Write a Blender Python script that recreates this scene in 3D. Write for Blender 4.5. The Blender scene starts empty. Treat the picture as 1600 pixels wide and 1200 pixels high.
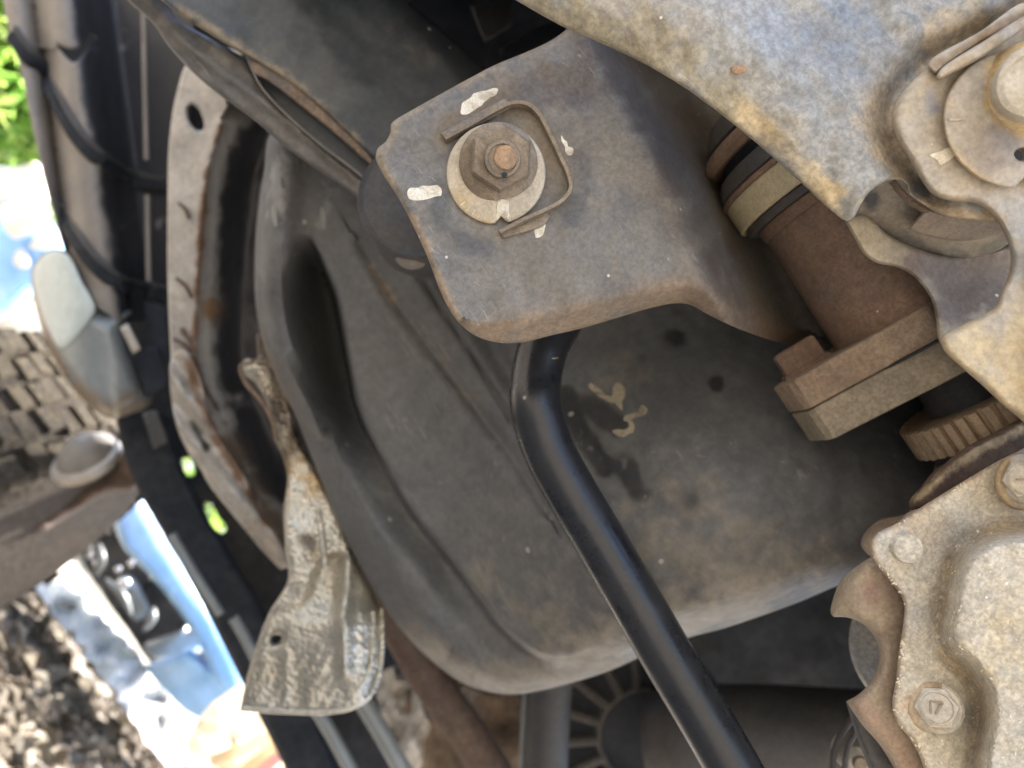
import bpy, math, random
import numpy as np
from mathutils import Vector, Matrix
from mathutils.geometry import delaunay_2d_cdt
random.seed(7); RNG = np.random.default_rng(7)
R = math.radians
scn = bpy.context.scene
COL = scn.collection

# ---------------------------------------------------------------- camera
PITCH = R(28.0); CAM_H = 0.42
U = np.array([0.8*math.cos(PITCH), 0.6*math.cos(PITCH), -math.sin(PITCH)])   # world up, seen from the camera
f = np.array([0., 0., -1.]); Yr = f - f.dot(U)*U; Yr /= np.linalg.norm(Yr); Xr = np.cross(Yr, U)
CAM = np.array([Xr, Yr, U]); CPOS = np.array([0., 0., CAM_H])
F = 1155.0                                    # focal length for a 1600 px wide picture
cd = bpy.data.cameras.new('camera'); cam = bpy.data.objects.new('camera', cd); COL.objects.link(cam)
M4 = Matrix([list(CAM[i]) + [CPOS[i]] for i in range(3)] + [[0, 0, 0, 1]])
cam.matrix_world = M4
cd.sensor_width = 36; cd.lens = 36*F/1600; cd.clip_start = 0.01; cd.clip_end = 500
cd.dof.use_dof = True; cd.dof.focus_distance = 0.35; cd.dof.aperture_fstop = 6.0
scn.camera = cam
# ---------------------------------------------------------------- sky and sun
SUN_EL, SUN_AZ = 67.0, 25.0                   # the sun stands beyond the vehicle, over the far ground
sd = np.array([math.sin(R(SUN_AZ))*math.cos(R(SUN_EL)), math.cos(R(SUN_AZ))*math.cos(R(SUN_EL)), math.sin(R(SUN_EL))])
w = bpy.data.worlds.new('World'); scn.world = w; w.use_nodes = True
nt = w.node_tree; sky = nt.nodes.new('ShaderNodeTexSky'); sky.sky_type = 'NISHITA'; sky.sun_disc = False
sky.sun_elevation = R(SUN_EL); sky.sun_rotation = R(SUN_AZ); sky.air_density = .8; sky.dust_density = 4.2; sky.ozone_density = .4
nt.links.new(sky.outputs[0], nt.nodes['Background'].inputs[0]); nt.nodes['Background'].inputs[1].default_value = 0.15
sl = bpy.data.lights.new('sun', 'SUN'); so = bpy.data.objects.new('sun', sl); COL.objects.link(so)
sl.energy = 4.6; sl.angle = R(0.5); sl.color = (1, .955, .88)
so.rotation_euler = Vector(sd).to_track_quat('Z', 'Y').to_euler(); so.location = (0, 0, 5)
scn.view_settings.view_transform = 'Standard'; scn.view_settings.look = 'None'
scn.view_settings.exposure = 2.38; scn.view_settings.gamma = 1
scn.cycles.use_denoising = True; scn.cycles.max_bounces = 8; scn.cycles.diffuse_bounces = 5

# ---------------------------------------------------------------- helpers
def P(px, py, d):                              # picture pixel + distance -> camera-frame point
    return np.array([(px-800)/F*d, (600-py)/F*d, -d])
def Parr(x, y, d): return np.stack([(x-800)/F*d, (600-y)/F*d, -d], 1)
def toworld(a): return np.asarray(a) @ CAM.T + CPOS
class NS: pass
def tagit(o, label=None, cat=None, group=None, kind=None):
    if label: o['label'] = label
    if cat: o['category'] = cat
    if group: o['group'] = group
    if kind: o['kind'] = kind
    return o
def thing(name, label, cat, at, group=None):
    o = bpy.data.objects.new(name, None); COL.objects.link(o); o.empty_display_size = .02
    o.location = toworld(P(*at)); return tagit(o, label, cat, group)
def root_loc(o):
    l = np.zeros(3)
    while o is not None: l += np.array(o.location); o = o.parent
    return l
def mk(name, V, Fc, mat, parent=None, smooth=True, sharp=40, tint=None, world=False, mats=None, mi=None):
    V = np.asarray(V, float)
    if not world: V = toworld(V)
    if parent is not None: org = root_loc(parent)
    else:
        org = V.mean(0).copy(); org[2] = V[:, 2].min()
    me = bpy.data.meshes.new(name); me.from_pydata((V-org).tolist(), [], [list(map(int, q)) for q in Fc]); me.validate()
    o = bpy.data.objects.new(name, me); COL.objects.link(o)
    if parent is not None: o.parent = parent
    else: o.location = org
    me.materials.append(mat)
    if smooth:
        me.polygons.foreach_set('use_smooth', [True]*len(me.polygons)); me.set_sharp_from_angle(angle=R(sharp))
    if tint is None: tint = np.zeros((len(V), 4))
    if len(me.vertices) == len(tint):
        a = me.color_attributes.new('tint', 'FLOAT_COLOR', 'POINT'); a.data.foreach_set('color', np.asarray(tint, np.float32).ravel())
    me.update(); return o
def cat_(pts, closed=True, step=6.0, smooth=True):
    """Catmull-Rom through points; a point given with a third item is a hard corner."""
    P_ = [(p[0], p[1]) for p in pts]; hard = [len(p) > 2 for p in pts]; n = len(P_); out = []
    rng = range(n) if closed else range(n-1)
    for i in rng:
        p1 = np.array(P_[i], float); p2 = np.array(P_[(i+1) % n], float)
        p0 = p1*2-p2 if (hard[i] or (not closed and i == 0)) else np.array(P_[(i-1) % n], float)
        p3 = p2*2-p1 if (hard[(i+1) % n] or (not closed and i == n-2)) else np.array(P_[(i+2) % n], float)
        L = np.linalg.norm(p2-p1); k = max(1, int(round(L/step)))
        t1 = max(np.linalg.norm(p1-p0), 1e-6)**.5; t2 = max(L, 1e-6)**.5; t3 = max(np.linalg.norm(p3-p2), 1e-6)**.5
        m1 = (p2-p1) + t2*((p1-p0)/t1-(p2-p0)/(t1+t2)); m2 = (p2-p1) + t2*((p3-p2)/t3-(p3-p1)/(t2+t3))
        for j in range(k):
            t = j/k
            out.append((2*t**3-3*t*t+1)*p1+(t**3-2*t*t+t)*m1+(-2*t**3+3*t*t)*p2+(t**3-t*t)*m2 if smooth else p1+(p2-p1)*t)
    if not closed: out.append(np.array(P_[-1], float))
    return np.array(out)
def seg_dist(x, y, poly, closed=True):
    """distance to polyline and sign (positive on its left in picture coordinates with y down = visually right-hand side)."""
    A = np.asarray(poly, float); B = np.roll(A, -1, 0) if closed else A[1:]; A = A if closed else A[:-1]
    best = np.full(len(x), 1e18); sg = np.zeros(len(x))
    for (a, b) in zip(A, B):
        d = b-a; L = max(d.dot(d), 1e-12)
        t = np.clip(((x-a[0])*d[0]+(y-a[1])*d[1])/L, 0, 1)
        ex = x-a[0]-t*d[0]; ey = y-a[1]-t*d[1]; q = ex*ex+ey*ey
        m = q < best; best = np.where(m, q, best); cr = d[0]*(y-a[1])-d[1]*(x-a[0]); sg = np.where(m, np.sign(cr), sg)
    return np.sqrt(best), sg
def sdist(x, y, poly):
    d, s = seg_dist(x, y, cat_(poly, False, 12), False); return d*s
def inpoly(x, y, poly):
    c = np.zeros(len(x), bool); n = len(poly)
    for i in range(n):
        x1, y1 = poly[i]; x2, y2 = poly[(i+1) % n]
        if y1 == y2: continue
        m = (y1 > y) != (y2 > y); c ^= m & (x < (x2-x1)*(y-y1)/(y2-y1)+x1)
    return c
def sst(t): t = np.clip(t, 0, 1); return t*t*(3-2*t)
def gau(d, w): return np.exp(-(d/w)**2)
_perm = RNG.random((256, 256))
def vnoise(x, y, s):
    x = x/s+37.3; y = y/s+11.7; xi = np.floor(x).astype(int); yi = np.floor(y).astype(int); fx = sst(x-xi); fy = sst(y-yi)
    g = lambda a, b: _perm[a % 256, b % 256]
    return (g(xi, yi)*(1-fx)+g(xi+1, yi)*fx)*(1-fy)+(g(xi, yi+1)*(1-fx)+g(xi+1, yi+1)*fx)*fy - .5
def relief(name, outline, depth, mat, parent=None, thick=.003, er=8, ed=.003, step=7, holes=(), tint=None, ostep=None, noise=0, sharp=45):
    """A pressed or moulded sheet: outline, its distance field and rounded edges, real thickness."""
    ol = cat_(outline, True, ostep or step); hs = [cat_(h, True, 4) for h in holes]
    loops = [ol]+hs; pts = []; edges = []
    for lp in loops:
        b = len(pts); pts += [tuple(p) for p in lp]; edges += [(b+i, b+(i+1) % len(lp)) for i in range(len(lp))]
    nb = len(pts)
    x0, y0 = ol.min(0); x1, y1 = ol.max(0)
    gx, gy = np.meshgrid(np.arange(x0, x1, step), np.arange(y0, y1, step*.87)); gx = gx+(np.arange(gy.shape[0]) % 2)[:, None]*step*.5
    gx = gx.ravel(); gy = gy.ravel(); m = inpoly(gx, gy, ol)
    for h in hs: m &= ~inpoly(gx, gy, h)
    gx, gy = gx[m], gy[m]
    dd, _ = seg_dist(gx, gy, ol)
    for h in hs: dd = np.minimum(dd, seg_dist(gx, gy, h)[0])
    m = dd > max(er*.75, step*.55); gx, gy = gx[m], gy[m]
    rx, ry = [], []
    if er > 0:
        for li, lp in enumerate(loops):
            t = np.roll(lp, -1, 0)-np.roll(lp, 1, 0); t /= np.linalg.norm(t, axis=1)[:, None]+1e-9; nn = np.stack([-t[:, 1], t[:, 0]], 1)
            test = lp+nn*1.0; ins = inpoly(test[:, 0], test[:, 1], lp); sgn = 1 if ins.mean() > .5 else -1
            if li > 0: sgn = -sgn
            for fr in (.06, .2, .42, .7):
                q = lp+nn*sgn*er*fr; dq = np.full(len(q), 1e9)
                for l2 in loops: dq = np.minimum(dq, seg_dist(q[:, 0], q[:, 1], l2)[0])
                ok = (dq > er*fr*.9) & inpoly(q[:, 0], q[:, 1], ol)
                for h in hs: ok &= ~inpoly(q[:, 0], q[:, 1], h)
                rx += list(q[ok, 0]); ry += list(q[ok, 1])
    pts += list(zip(rx, ry))+list(zip(gx, gy))
    V2, E2, F2, *_ = delaunay_2d_cdt([Vector((float(a), float(b))) for a, b in pts], edges, [], 0, 1e-4)
    X = np.array([v[0] for v in V2]); Y = np.array([v[1] for v in V2]); Ft = np.array([list(t) for t in F2 if len(t) == 3])
    cx = X[Ft].mean(1); cy = Y[Ft].mean(1); m = inpoly(cx, cy, ol)
    for h in hs: m &= ~inpoly(cx, cy, h)
    Ft = Ft[m]; used = np.unique(Ft); rm = -np.ones(len(X), int); rm[used] = np.arange(len(used)); X, Y, Ft = X[used], Y[used], rm[Ft]
    d, _ = seg_dist(X, Y, ol)
    for h in hs: d = np.minimum(d, seg_dist(X, Y, h)[0])
    D = depth(X, Y)
    if noise: D = D+noise*(vnoise(X, Y, 60)+.4*vnoise(X, Y, 25)+.15*vnoise(X, Y, 12))
    if er > 0:
        q = np.clip(1-d/er, 0, 1); D = D+ed*(1-np.sqrt(np.clip(1-q*q, 0, 1)))
    a, b, c = Ft.T; ar = (X[b]-X[a])*(Y[c]-Y[a])-(X[c]-X[a])*(Y[b]-Y[a])
    Ft = np.where((ar > 0)[:, None], Ft[:, ::-1], Ft)          # face the camera
    n = len(X); front = Parr(X, Y, D); back = Parr(X, Y, D+thick)
    ec = {}
    for t in Ft:
        for i in range(3): ec[(t[i], t[(i+1) % 3])] = 1
    bd = [e for e in ec if (e[1], e[0]) not in ec]
    faces = [tuple(t) for t in Ft]+[tuple(t[::-1]+n) for t in Ft]+[(e[1], e[0], e[0]+n, e[1]+n) for e in bd]
    tn = None
    if tint is not None: tt = tint(X, Y, d); tn = np.concatenate([tt, tt])
    o = mk(name, np.concatenate([front, back]), faces, mat, parent, True, sharp, tn)
    return o
def tintblobs(items, base=None):
    """items: (kind, data, width, rgb, strength); returns a function giving RGBA (alpha = how much of the stain or painted shade)."""
    def fn(X, Y, d):
        out = np.zeros((len(X), 4)); out[:, :3] = .1
        for (k, data, wd, rgb, s) in items:
            if k == 'edge': a = s*np.clip(1-d/wd, 0, 1)
            elif k == 'pt': a = s*gau(np.hypot(X-data[0], Y-data[1]), wd)
            elif k == 'line': a = s*gau(seg_dist(X, Y, cat_(data, False, 15), False)[0], wd)
            elif k == 'side': a = s*sst(sdist(X, Y, data)/wd+.5)
            a = np.clip(a*(1+1.2*vnoise(X, Y, 34)+.8*vnoise(X, Y, 14)), 0, 1)
            A = out[:, 3]; tot = A+a*(1-A); wgt = np.where(tot > 1e-6, a/np.maximum(tot, 1e-6), 0)[:, None]
            out[:, :3] = out[:, :3]*(1-wgt)+np.array(rgb)*wgt; out[:, 3] = tot
        return out
    return fn
def frame(ax):
    ax = np.array(ax, float); ax /= np.linalg.norm(ax); h = np.array([0, 1., 0]) if abs(ax[1]) < .9 else np.array([1., 0, 0])
    u = np.cross(h, ax); u /= np.linalg.norm(u); return u, np.cross(ax, u), ax
def lathe(name, prof, c, ax, mat, parent=None, seg=48, squash=None, rot=0, sharp=35, jit=0, cam_pt=False, tint=None):
    """prof: list of (radius, height along axis); centre c as (px,py,d) or a camera-frame point."""
    c = c if cam_pt else P(*c); u, v, a = frame(ax); V = []; Fc = []
    for (r, h) in prof:
        for k in range(seg):
            t = 2*math.pi*k/seg+rot; rr = r*(1+jit*(random.random()-.5))
            if squash: rr *= squash(t)
            V.append(c+u*math.cos(t)*rr+v*math.sin(t)*rr+a*h)
    for i in range(len(prof)-1):
        for k in range(seg):
            k2 = (k+1) % seg; Fc.append((i*seg+k, i*seg+k2, (i+1)*seg+k2, (i+1)*seg+k))
    if prof[0][0] > 1e-6: Fc.append(tuple(range(seg-1, -1, -1)))
    if prof[-1][0] > 1e-6: Fc.append(tuple(range((len(prof)-1)*seg, len(prof)*seg)))
    return mk(name, V, Fc, mat, parent, True, sharp, tint)
def hexnut(name, r, h, c, ax, mat, parent, rot=0, bev=.12, cam_pt=False):
    prof = [(r, -.001), (r, h*(1-bev*1.6)), (r*(1-bev), h), (r*.6, h)]
    def sq(t):
        t = (t-rot) % (math.pi/3); return math.cos(math.pi/6)/math.cos(t-math.pi/6)
    return lathe(name, prof, c, ax, mat, parent, 48, sq, rot, 28, cam_pt=cam_pt)
def tube(name, path, rad, mat, parent=None, seg=16, cap=True, flat=1.0, tint=None, closed=False, sharp=50):
    """path: camera-frame points; rad: number or list; flat squashes the section in depth."""
    Q = np.array(path); n = len(Q); rad = [rad]*n if np.isscalar(rad) else rad
    T = np.gradient(Q, axis=0); T /= np.linalg.norm(T, axis=1)[:, None]; V = []; Fc = []
    up = np.array([0, 0, 1.])
    for i in range(n):
        s = np.cross(T[i], up); s /= np.linalg.norm(s)+1e-9; q = np.cross(s, T[i])
        for k in range(seg):
            t = 2*math.pi*(k+.5)/seg; V.append(Q[i]+s*math.cos(t)*rad[i]+q*math.sin(t)*rad[i]*flat)
    for i in range(n-1):
        for k in range(seg):
            k2 = (k+1) % seg; Fc.append((i*seg+k, i*seg+k2, (i+1)*seg+k2, (i+1)*seg+k))
    if cap: Fc += [tuple(range(seg-1, -1, -1)), tuple(range((n-1)*seg, n*seg))]
    return mk(name, V, Fc, mat, parent, True, sharp, tint)
def pathpx(pts, step=8):
    """(px,py,d) control points -> smooth camera-frame path"""
    A = np.array([p[:3] for p in pts], float); xy = cat_([(a[0], a[1]) for a in A], False, step)
    L0 = np.concatenate([[0], np.cumsum(np.linalg.norm(np.diff(A[:, :2], axis=0), axis=1))]); L1 = np.concatenate([[0], np.cumsum(np.linalg.norm(np.diff(xy, axis=0), axis=1))])
    dd = np.interp(L1/L1[-1], L0/L0[-1], A[:, 2]); k = np.ones(7)/7
    if len(dd) > 9: pad = np.pad(dd, 3, 'edge'); dd = np.convolve(pad, k, 'valid')
    return Parr(xy[:, 0], xy[:, 1], dd)
def ribbon(name, pts, d, width, height, mat, parent=None, step=5, base=None):
    """A standing rib: rectangular section following px points; width px, height m towards the viewer."""
    xy = cat_(pts, False, step); T = np.gradient(xy, axis=0); T /= np.linalg.norm(T, axis=1)[:, None]; N = np.stack([-T[:, 1], T[:, 0]], 1)
    dep = d(xy[:, 0], xy[:, 1]) if callable(d) else np.full(len(xy), d); V = []
    sec = [(-.5, 0), (-.5, .85), (-.36, 1), (.36, 1), (.5, .85), (.5, 0)]; n = len(xy); m = len(sec); Fc = []
    for i in range(n):
        for (a, h) in sec:
            q = xy[i]+N[i]*a*width
            b = P(q[0], q[1], dep[i]); V.append(P(q[0], q[1], dep[i])+np.array([0, 0, 1])*(h*height-.0008*(h == 0)))
    for i in range(n-1):
        for k in range(m): k2 = (k+1) % m; Fc.append((i*m+k, i*m+k2, (i+1)*m+k2, (i+1)*m+k))
    Fc += [tuple(range(m-1, -1, -1)), tuple(range((n-1)*m, n*m))]
    return mk(name, V, Fc, mat, parent, True, 35)
def paint(name, outline, depth, mat, parent, t=.0004, rough=2.5, step=4):
    o = [(p[0]+(random.random()-.5)*rough, p[1]+(random.random()-.5)*rough) for p in cat_(outline, True, 7)]
    return relief(name, o, lambda x, y: depth(x, y)-t, mat, parent, thick=t*.8, er=2.5, ed=t*.7, step=step, ostep=3)
def box(name, corners, d0, d1, mat, parent=None, bev=4):
    """a block whose face is the px polygon at distance d0 (number or one per corner), back at +d1"""
    ol = np.array(corners, float)
    A = np.c_[ol, np.ones(len(ol))]; dd = np.full(len(ol), d0) if np.isscalar(d0) else np.array(d0)
    co, *_ = np.linalg.lstsq(A, dd, rcond=None)
    return relief(name, [(p[0], p[1], 1) for p in corners], lambda x, y: co[0]*x+co[1]*y+co[2], mat, parent, thick=d1, er=bev, ed=bev*.0005, step=24, ostep=10)

# ---------------------------------------------------------------- materials
def N_(nt, t, **kw):
    n = nt.nodes.new(t)
    for k, v in kw.items():
        if k in n.inputs: n.inputs[k].default_value = v
        else: setattr(n, k, v)
    return n
def mixc(nt, fac, a, b, mode='MIX'):
    n = nt.nodes.new('ShaderNodeMix'); n.data_type = 'RGBA'; n.blend_type = mode
    for s, v in ((n.inputs[0], fac), (n.inputs[6], a), (n.inputs[7], b)):
        if hasattr(v, 'links') or hasattr(v, 'is_linked'): nt.links.new(v, s)
        else: s.default_value = v if not isinstance(v, tuple) else (*v, 1)
    return n.outputs[2]
def ramp(nt, src, a, b, lo=0., hi=1.):
    n = nt.nodes.new('ShaderNodeMapRange'); n.interpolation_type = 'SMOOTHSTEP'; nt.links.new(src, n.inputs[0])
    n.inputs[1].default_value = a; n.inputs[2].default_value = b; n.inputs[3].default_value = lo; n.inputs[4].default_value = hi
    return n.outputs[0]
def mat(name, c1, c2, c3=None, scale=60, rough=.7, metal=0, bump=.25, specks=0, speckcol=(.6, .56, .48), grain=.25, stretch=None, scratches=0, coat=0, bumpd=.0006, tint=True, spec=.5, voro=0, vscale=220):
    m = bpy.data.materials.new(name); m.use_nodes = True; nt = m.node_tree; L = nt.links.new; b = nt.nodes['Principled BSDF']
    tc = nt.nodes.new('ShaderNodeTexCoord').outputs['Object']
    if stretch:
        mp = nt.nodes.new('ShaderNodeMapping'); mp.inputs['Scale'].default_value = stretch; L(tc, mp.inputs[0]); tcs = mp.outputs[0]
    else: tcs = tc
    def noise(s, det=6, r=.6, dist=0, src=None):
        n = N_(nt, 'ShaderNodeTexNoise'); L(src or tcs, n.inputs['Vector']); n.inputs['Scale'].default_value = s; n.inputs['Detail'].default_value = det
        n.inputs['Roughness'].default_value = r; n.inputs['Distortion'].default_value = dist; return n.outputs['Fac']
    n1 = noise(scale, 8, .68, .4); n2 = noise(scale*.31, 5, .6, .8); n3 = noise(scale*11, 4, .7); n4 = noise(scale*3.7, 6, .7)
    col = mixc(nt, ramp(nt, n1, .38, .62), c1, c2)
    if c3: col = mixc(nt, ramp(nt, n2, .45, .68), col, c3)
    if tint:
        at = nt.nodes.new('ShaderNodeAttribute'); at.attribute_name = 'tint'
        ma = N_(nt, 'ShaderNodeMath', operation='MULTIPLY_ADD'); L(n4, ma.inputs[0]); ma.inputs[1].default_value = 1.5; ma.inputs[2].default_value = -.75
        ad = N_(nt, 'ShaderNodeMath', operation='ADD'); L(at.outputs['Alpha'], ad.inputs[0]); L(ma.outputs[0], ad.inputs[1])
        mu = N_(nt, 'ShaderNodeMath', operation='MULTIPLY', use_clamp=True); L(ramp(nt, ad.outputs[0], .12, .8), mu.inputs[0]); L(ramp(nt, at.outputs['Alpha'], 0, .12), mu.inputs[1])
        col = mixc(nt, mu.outputs[0], col, at.outputs['Color'])
    gv = nt.nodes.new('ShaderNodeCombineColor'); gr = ramp(nt, n3, .3, .7, 1-grain, 1+grain)
    for i in range(3): L(gr, gv.inputs[i])
    col = mixc(nt, 1.0, col, gv.outputs[0], 'MULTIPLY')
    g2 = nt.nodes.new('ShaderNodeCombineColor'); gr2 = ramp(nt, n4, .33, .67, 1-grain*.7, 1+grain*.7)
    for i in range(3): L(gr2, g2.inputs[i])
    col = mixc(nt, 1.0, col, g2.outputs[0], 'MULTIPLY')
    if specks:
        vo = N_(nt, 'ShaderNodeTexVoronoi'); L(tc, vo.inputs['Vector']); vo.inputs['Scale'].default_value = scale*5
        cr = nt.nodes.new('ShaderNodeSeparateColor'); L(vo.outputs['Color'], cr.inputs[0])
        s1 = ramp(nt, vo.outputs['Distance'], .18, .12); s2 = ramp(nt, cr.outputs[0], 1-specks, 1-specks+.01)
        mu = N_(nt, 'ShaderNodeMath', operation='MULTIPLY'); L(s1, mu.inputs[0]); L(s2, mu.inputs[1])
        col = mixc(nt, mu.outputs[0], col, speckcol)
    if scratches:
        mp = nt.nodes.new('ShaderNodeMapping'); mp.inputs['Rotation'].default_value = (.4, .9, .7); mp.inputs['Scale'].default_value = (1, 9, 6); L(tc, mp.inputs[0])
        sc = noise(scale*1.2, 3, .5, 1.5, mp.outputs[0]); mk_ = noise(scale*.5, 3, .5)
        mu = N_(nt, 'ShaderNodeMath', operation='MULTIPLY'); L(ramp(nt, sc, .62, .72), mu.inputs[0]); L(ramp(nt, mk_, .5, .7, 0, scratches), mu.inputs[1])
        col = mixc(nt, mu.outputs[0], col, speckcol)
    L(col, b.inputs['Base Color']); b.inputs['Metallic'].default_value = metal; b.inputs['Specular IOR Level'].default_value = spec
    L(ramp(nt, n1, .3, .7, max(.05, rough-.12), min(1, rough+.1)), b.inputs['Roughness'])
    if coat: b.inputs['Coat Weight'].default_value = coat; b.inputs['Coat Roughness'].default_value = .15
    if bump:
        a = N_(nt, 'ShaderNodeMath', operation='MULTIPLY_ADD'); L(n3, a.inputs[0]); a.inputs[1].default_value = .35; L(n4, a.inputs[2])
        if voro:
            vv = N_(nt, 'ShaderNodeTexVoronoi'); L(tc, vv.inputs['Vector']); vv.inputs['Scale'].default_value = vscale
            a2 = N_(nt, 'ShaderNodeMath', operation='MULTIPLY_ADD'); L(vv.outputs['Distance'], a2.inputs[0]); a2.inputs[1].default_value = voro; L(a.outputs[0], a2.inputs[2]); a = a2
        bp = nt.nodes.new('ShaderNodeBump'); bp.inputs['Strength'].default_value = min(1, bump*1.6); bp.inputs['Distance'].default_value = bumpd; L(a.outputs[0], bp.inputs['Height']); L(bp.outputs[0], b.inputs['Normal'])
    return m
TAN = (.33, .26, .17); TAN2 = (.40, .33, .22)
M = dict(
 bracket=mat('dusty_painted_steel', (.185, .170, .145), (.20, .182, .150), (.145, .142, .135), 36, .6, .05, .4, .03, scratches=.35, grain=.19),
 arm=mat('dusty_grey_blue_steel', (.315, .315, .298), (.28, .285, .275), (.36, .33, .268), 34, .5, .1, .4, .04, (.8, .77, .70), .24, scratches=.3),
 bracket2=mat('tan_dusted_steel', (.44, .375, .28), (.40, .355, .29), (.47, .40, .28), 30, .6, .05, .3, .03, (.7, .66, .55), .16),
 yellow=mat('ochre_dust', (.56, .42, .22), (.58, .45, .26), (.44, .36, .25), 45, .8, 0, .5, .04, grain=.15),
 diff=mat('dusty_cast_aluminium', (.57, .515, .40), (.53, .485, .385), (.49, .465, .405), 50, .72, .0, .9, .12, (.9, .87, .8), .24, bumpd=.0007),
 diffside=mat('dusty_brown_casting', (.34, .27, .195), (.38, .31, .22), (.28, .21, .165), 50, .75, 0, .4, .04, grain=.16),
 yoke=mat('rust_brown_steel', (.20, .130, .088), (.23, .152, .105), (.17, .12, .09), 50, .75, .1, .5, .02, grain=.2),
 flange=mat('rusty_flange', (.275, .205, .14), (.31, .235, .165), (.225, .16, .11), 40, .7, .1, .5, grain=.2, scratches=.3),
 flange2=mat('grey_olive_steel', (.28, .235, .165), (.31, .26, .185), (.23, .20, .15), 40, .65, .1, .5, grain=.2, scratches=.3),
 band=mat('dusty_yellow_band', (.42, .365, .24), (.46, .40, .26), None, 90, .75, 0, .3, grain=.16),
 gear=mat('rusty_tan_gear', (.48, .36, .235), (.52, .40, .27), (.38, .27, .17), 80, .6, .1, .4, grain=.16),
 darkmetal=mat('dark_dusty_metal', (.055, .056, .058), (.068, .066, .064), (.082, .074, .066), 30, .65, .1, .3, grain=.15),
 beam=mat('dark_frame_steel', (.050, .061, .073), (.064, .073, .082), (.080, .084, .086), 22, .5, .1, .25, .02, (.7, .66, .55), .12),
 flangelip=mat('worn_frame_edge', (.12, .112, .10), (.155, .142, .125), (.085, .084, .082), 26, .5, .1, .4, .02, scratches=.3, grain=.15),
 rustedge=mat('rusty_edge', (.20, .14, .09), (.14, .105, .08), (.26, .19, .13), 60, .75, 0, .5),
 tank=mat('dusty_black_plastic', (.108, .113, .118), (.116, .119, .120), (.128, .127, .122), 14, .58, 0, .25, .05, (.30, .28, .25), .12, scratches=.4, bumpd=.0003, spec=.3),
 pipe=mat('glossy_black_hose', (.016, .018, .022), (.022, .024, .027), (.036, .036, .035), 26, .30, 0, .12, .02, (.3, .27, .22), .12, bumpd=.0002),
 washer=mat('worn_zinc_washer', (.52, .46, .35), (.48, .42, .32), (.42, .37, .29), 60, .5, .15, .4, scratches=.3, grain=.15),
 nut=mat('rusty_dusty_nut', (.27, .22, .155), (.22, .175, .125), (.18, .145, .11), 70, .5, .25, .5, grain=.2),
 boltend=mat('orange_rust', (.44, .29, .17), (.38, .24, .14), (.31, .22, .15), 140, .8, .1, .8),
 bolthead=mat('zinc_bolt_head', (.60, .57, .50), (.54, .51, .44), (.50, .44, .33), 60, .45, .2, .3, grain=.15),
 paint=mat('white_paint_mark', (.85, .80, .66), (.76, .70, .55), (.45, .38, .27), 260, .7, 0, .5, tint=False, grain=.2),
 cream=mat('faded_cream_paint', (.38, .335, .24), (.34, .295, .21), (.15, .135, .115), 160, .9, 0, .4, tint=False),
 shield=mat('pale_dusty_sheet', (.40, .375, .335), (.44, .41, .36), (.34, .29, .23), 18, .42, .15, .3, .0, tint=True, grain=.14),
 foil=mat('crumpled_aluminium_foil', (.54, .51, .43), (.50, .47, .39), (.45, .40, .30), 10, .34, .6, .8, 0, grain=.08, bumpd=.0011, voro=1.1, vscale=260),
 black=mat('soot_black', (.02, .024, .03), (.028, .031, .036), None, 20, .8, 0, .2, tint=False),
 underbody=mat('black_underbody', (.022, .027, .036), (.030, .034, .041), (.036, .036, .036), 6, .85, 0, .3, tint=False, bumpd=.004, spec=.25),
 roll=mat('grey_plastic', (.24, .215, .185), (.28, .25, .215), (.19, .175, .16), 10, .5, 0, .15, grain=.08),
 fender=mat('glossy_pale_grey', (.25, .27, .265), (.29, .31, .30), (.20, .20, .19), 7, .35, .1, .15, grain=.08),
 rust=mat('dull_red_rust', (.095, .06, .045), (.13, .09, .065), (.07, .052, .043), 20, .75, 0, .4),
 tyre=mat('muddy_rubber', (.075, .062, .045), (.12, .10, .07), (.05, .042, .034), 22, .95, 0, .9, tint=False, bumpd=.012, spec=.15, grain=.35),
 rubber=mat('worn_dark_rubber', (.05, .041, .031), (.065, .052, .04), (.04, .034, .027), 16, .95, 0, .7, tint=False, bumpd=.01, spec=.15, grain=.3),
 rimdark=mat('dark_rib', (.055, .052, .048), (.07, .064, .056), None, 20, .8, 0, .2, tint=False),
 pale=mat('glossy_pale_green_grey', (.52, .60, .57), (.60, .66, .62), None, 6, .3, 0, .1, grain=.06, tint=False),
 chrome=mat('chrome', (.8, .8, .8), (.7, .72, .75), None, 30, .12, 1, 0, grain=.03, tint=False),
 blue=mat('pale_blue_paint', (.25, .50, .90), (.32, .58, .95), (.50, .68, .92), 5, .2, .1, .05, grain=.05, tint=False),
 kerb=mat('pale_stone', (.85, .83, .76), (.78, .77, .74), (.88, .84, .72), 9, .35, 0, .8, grain=.12, tint=False, bumpd=.01),
 dirt=mat('dry_soil', (.21, .185, .15), (.27, .24, .20), (.15, .13, .108), 7, .95, 0, 1, .1, (.42, .38, .3), .35, tint=False, bumpd=.02),
 stone=mat('dusty_stone', (.15, .125, .095), (.11, .09, .068), None, 12, .9, 0, .8, tint=False, bumpd=.005),
 white=mat('white_plastic', (.82, .80, .72), (.75, .72, .66), (.80, .66, .50), 12, .5, 0, .3, grain=.06, tint=False),
)
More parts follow.
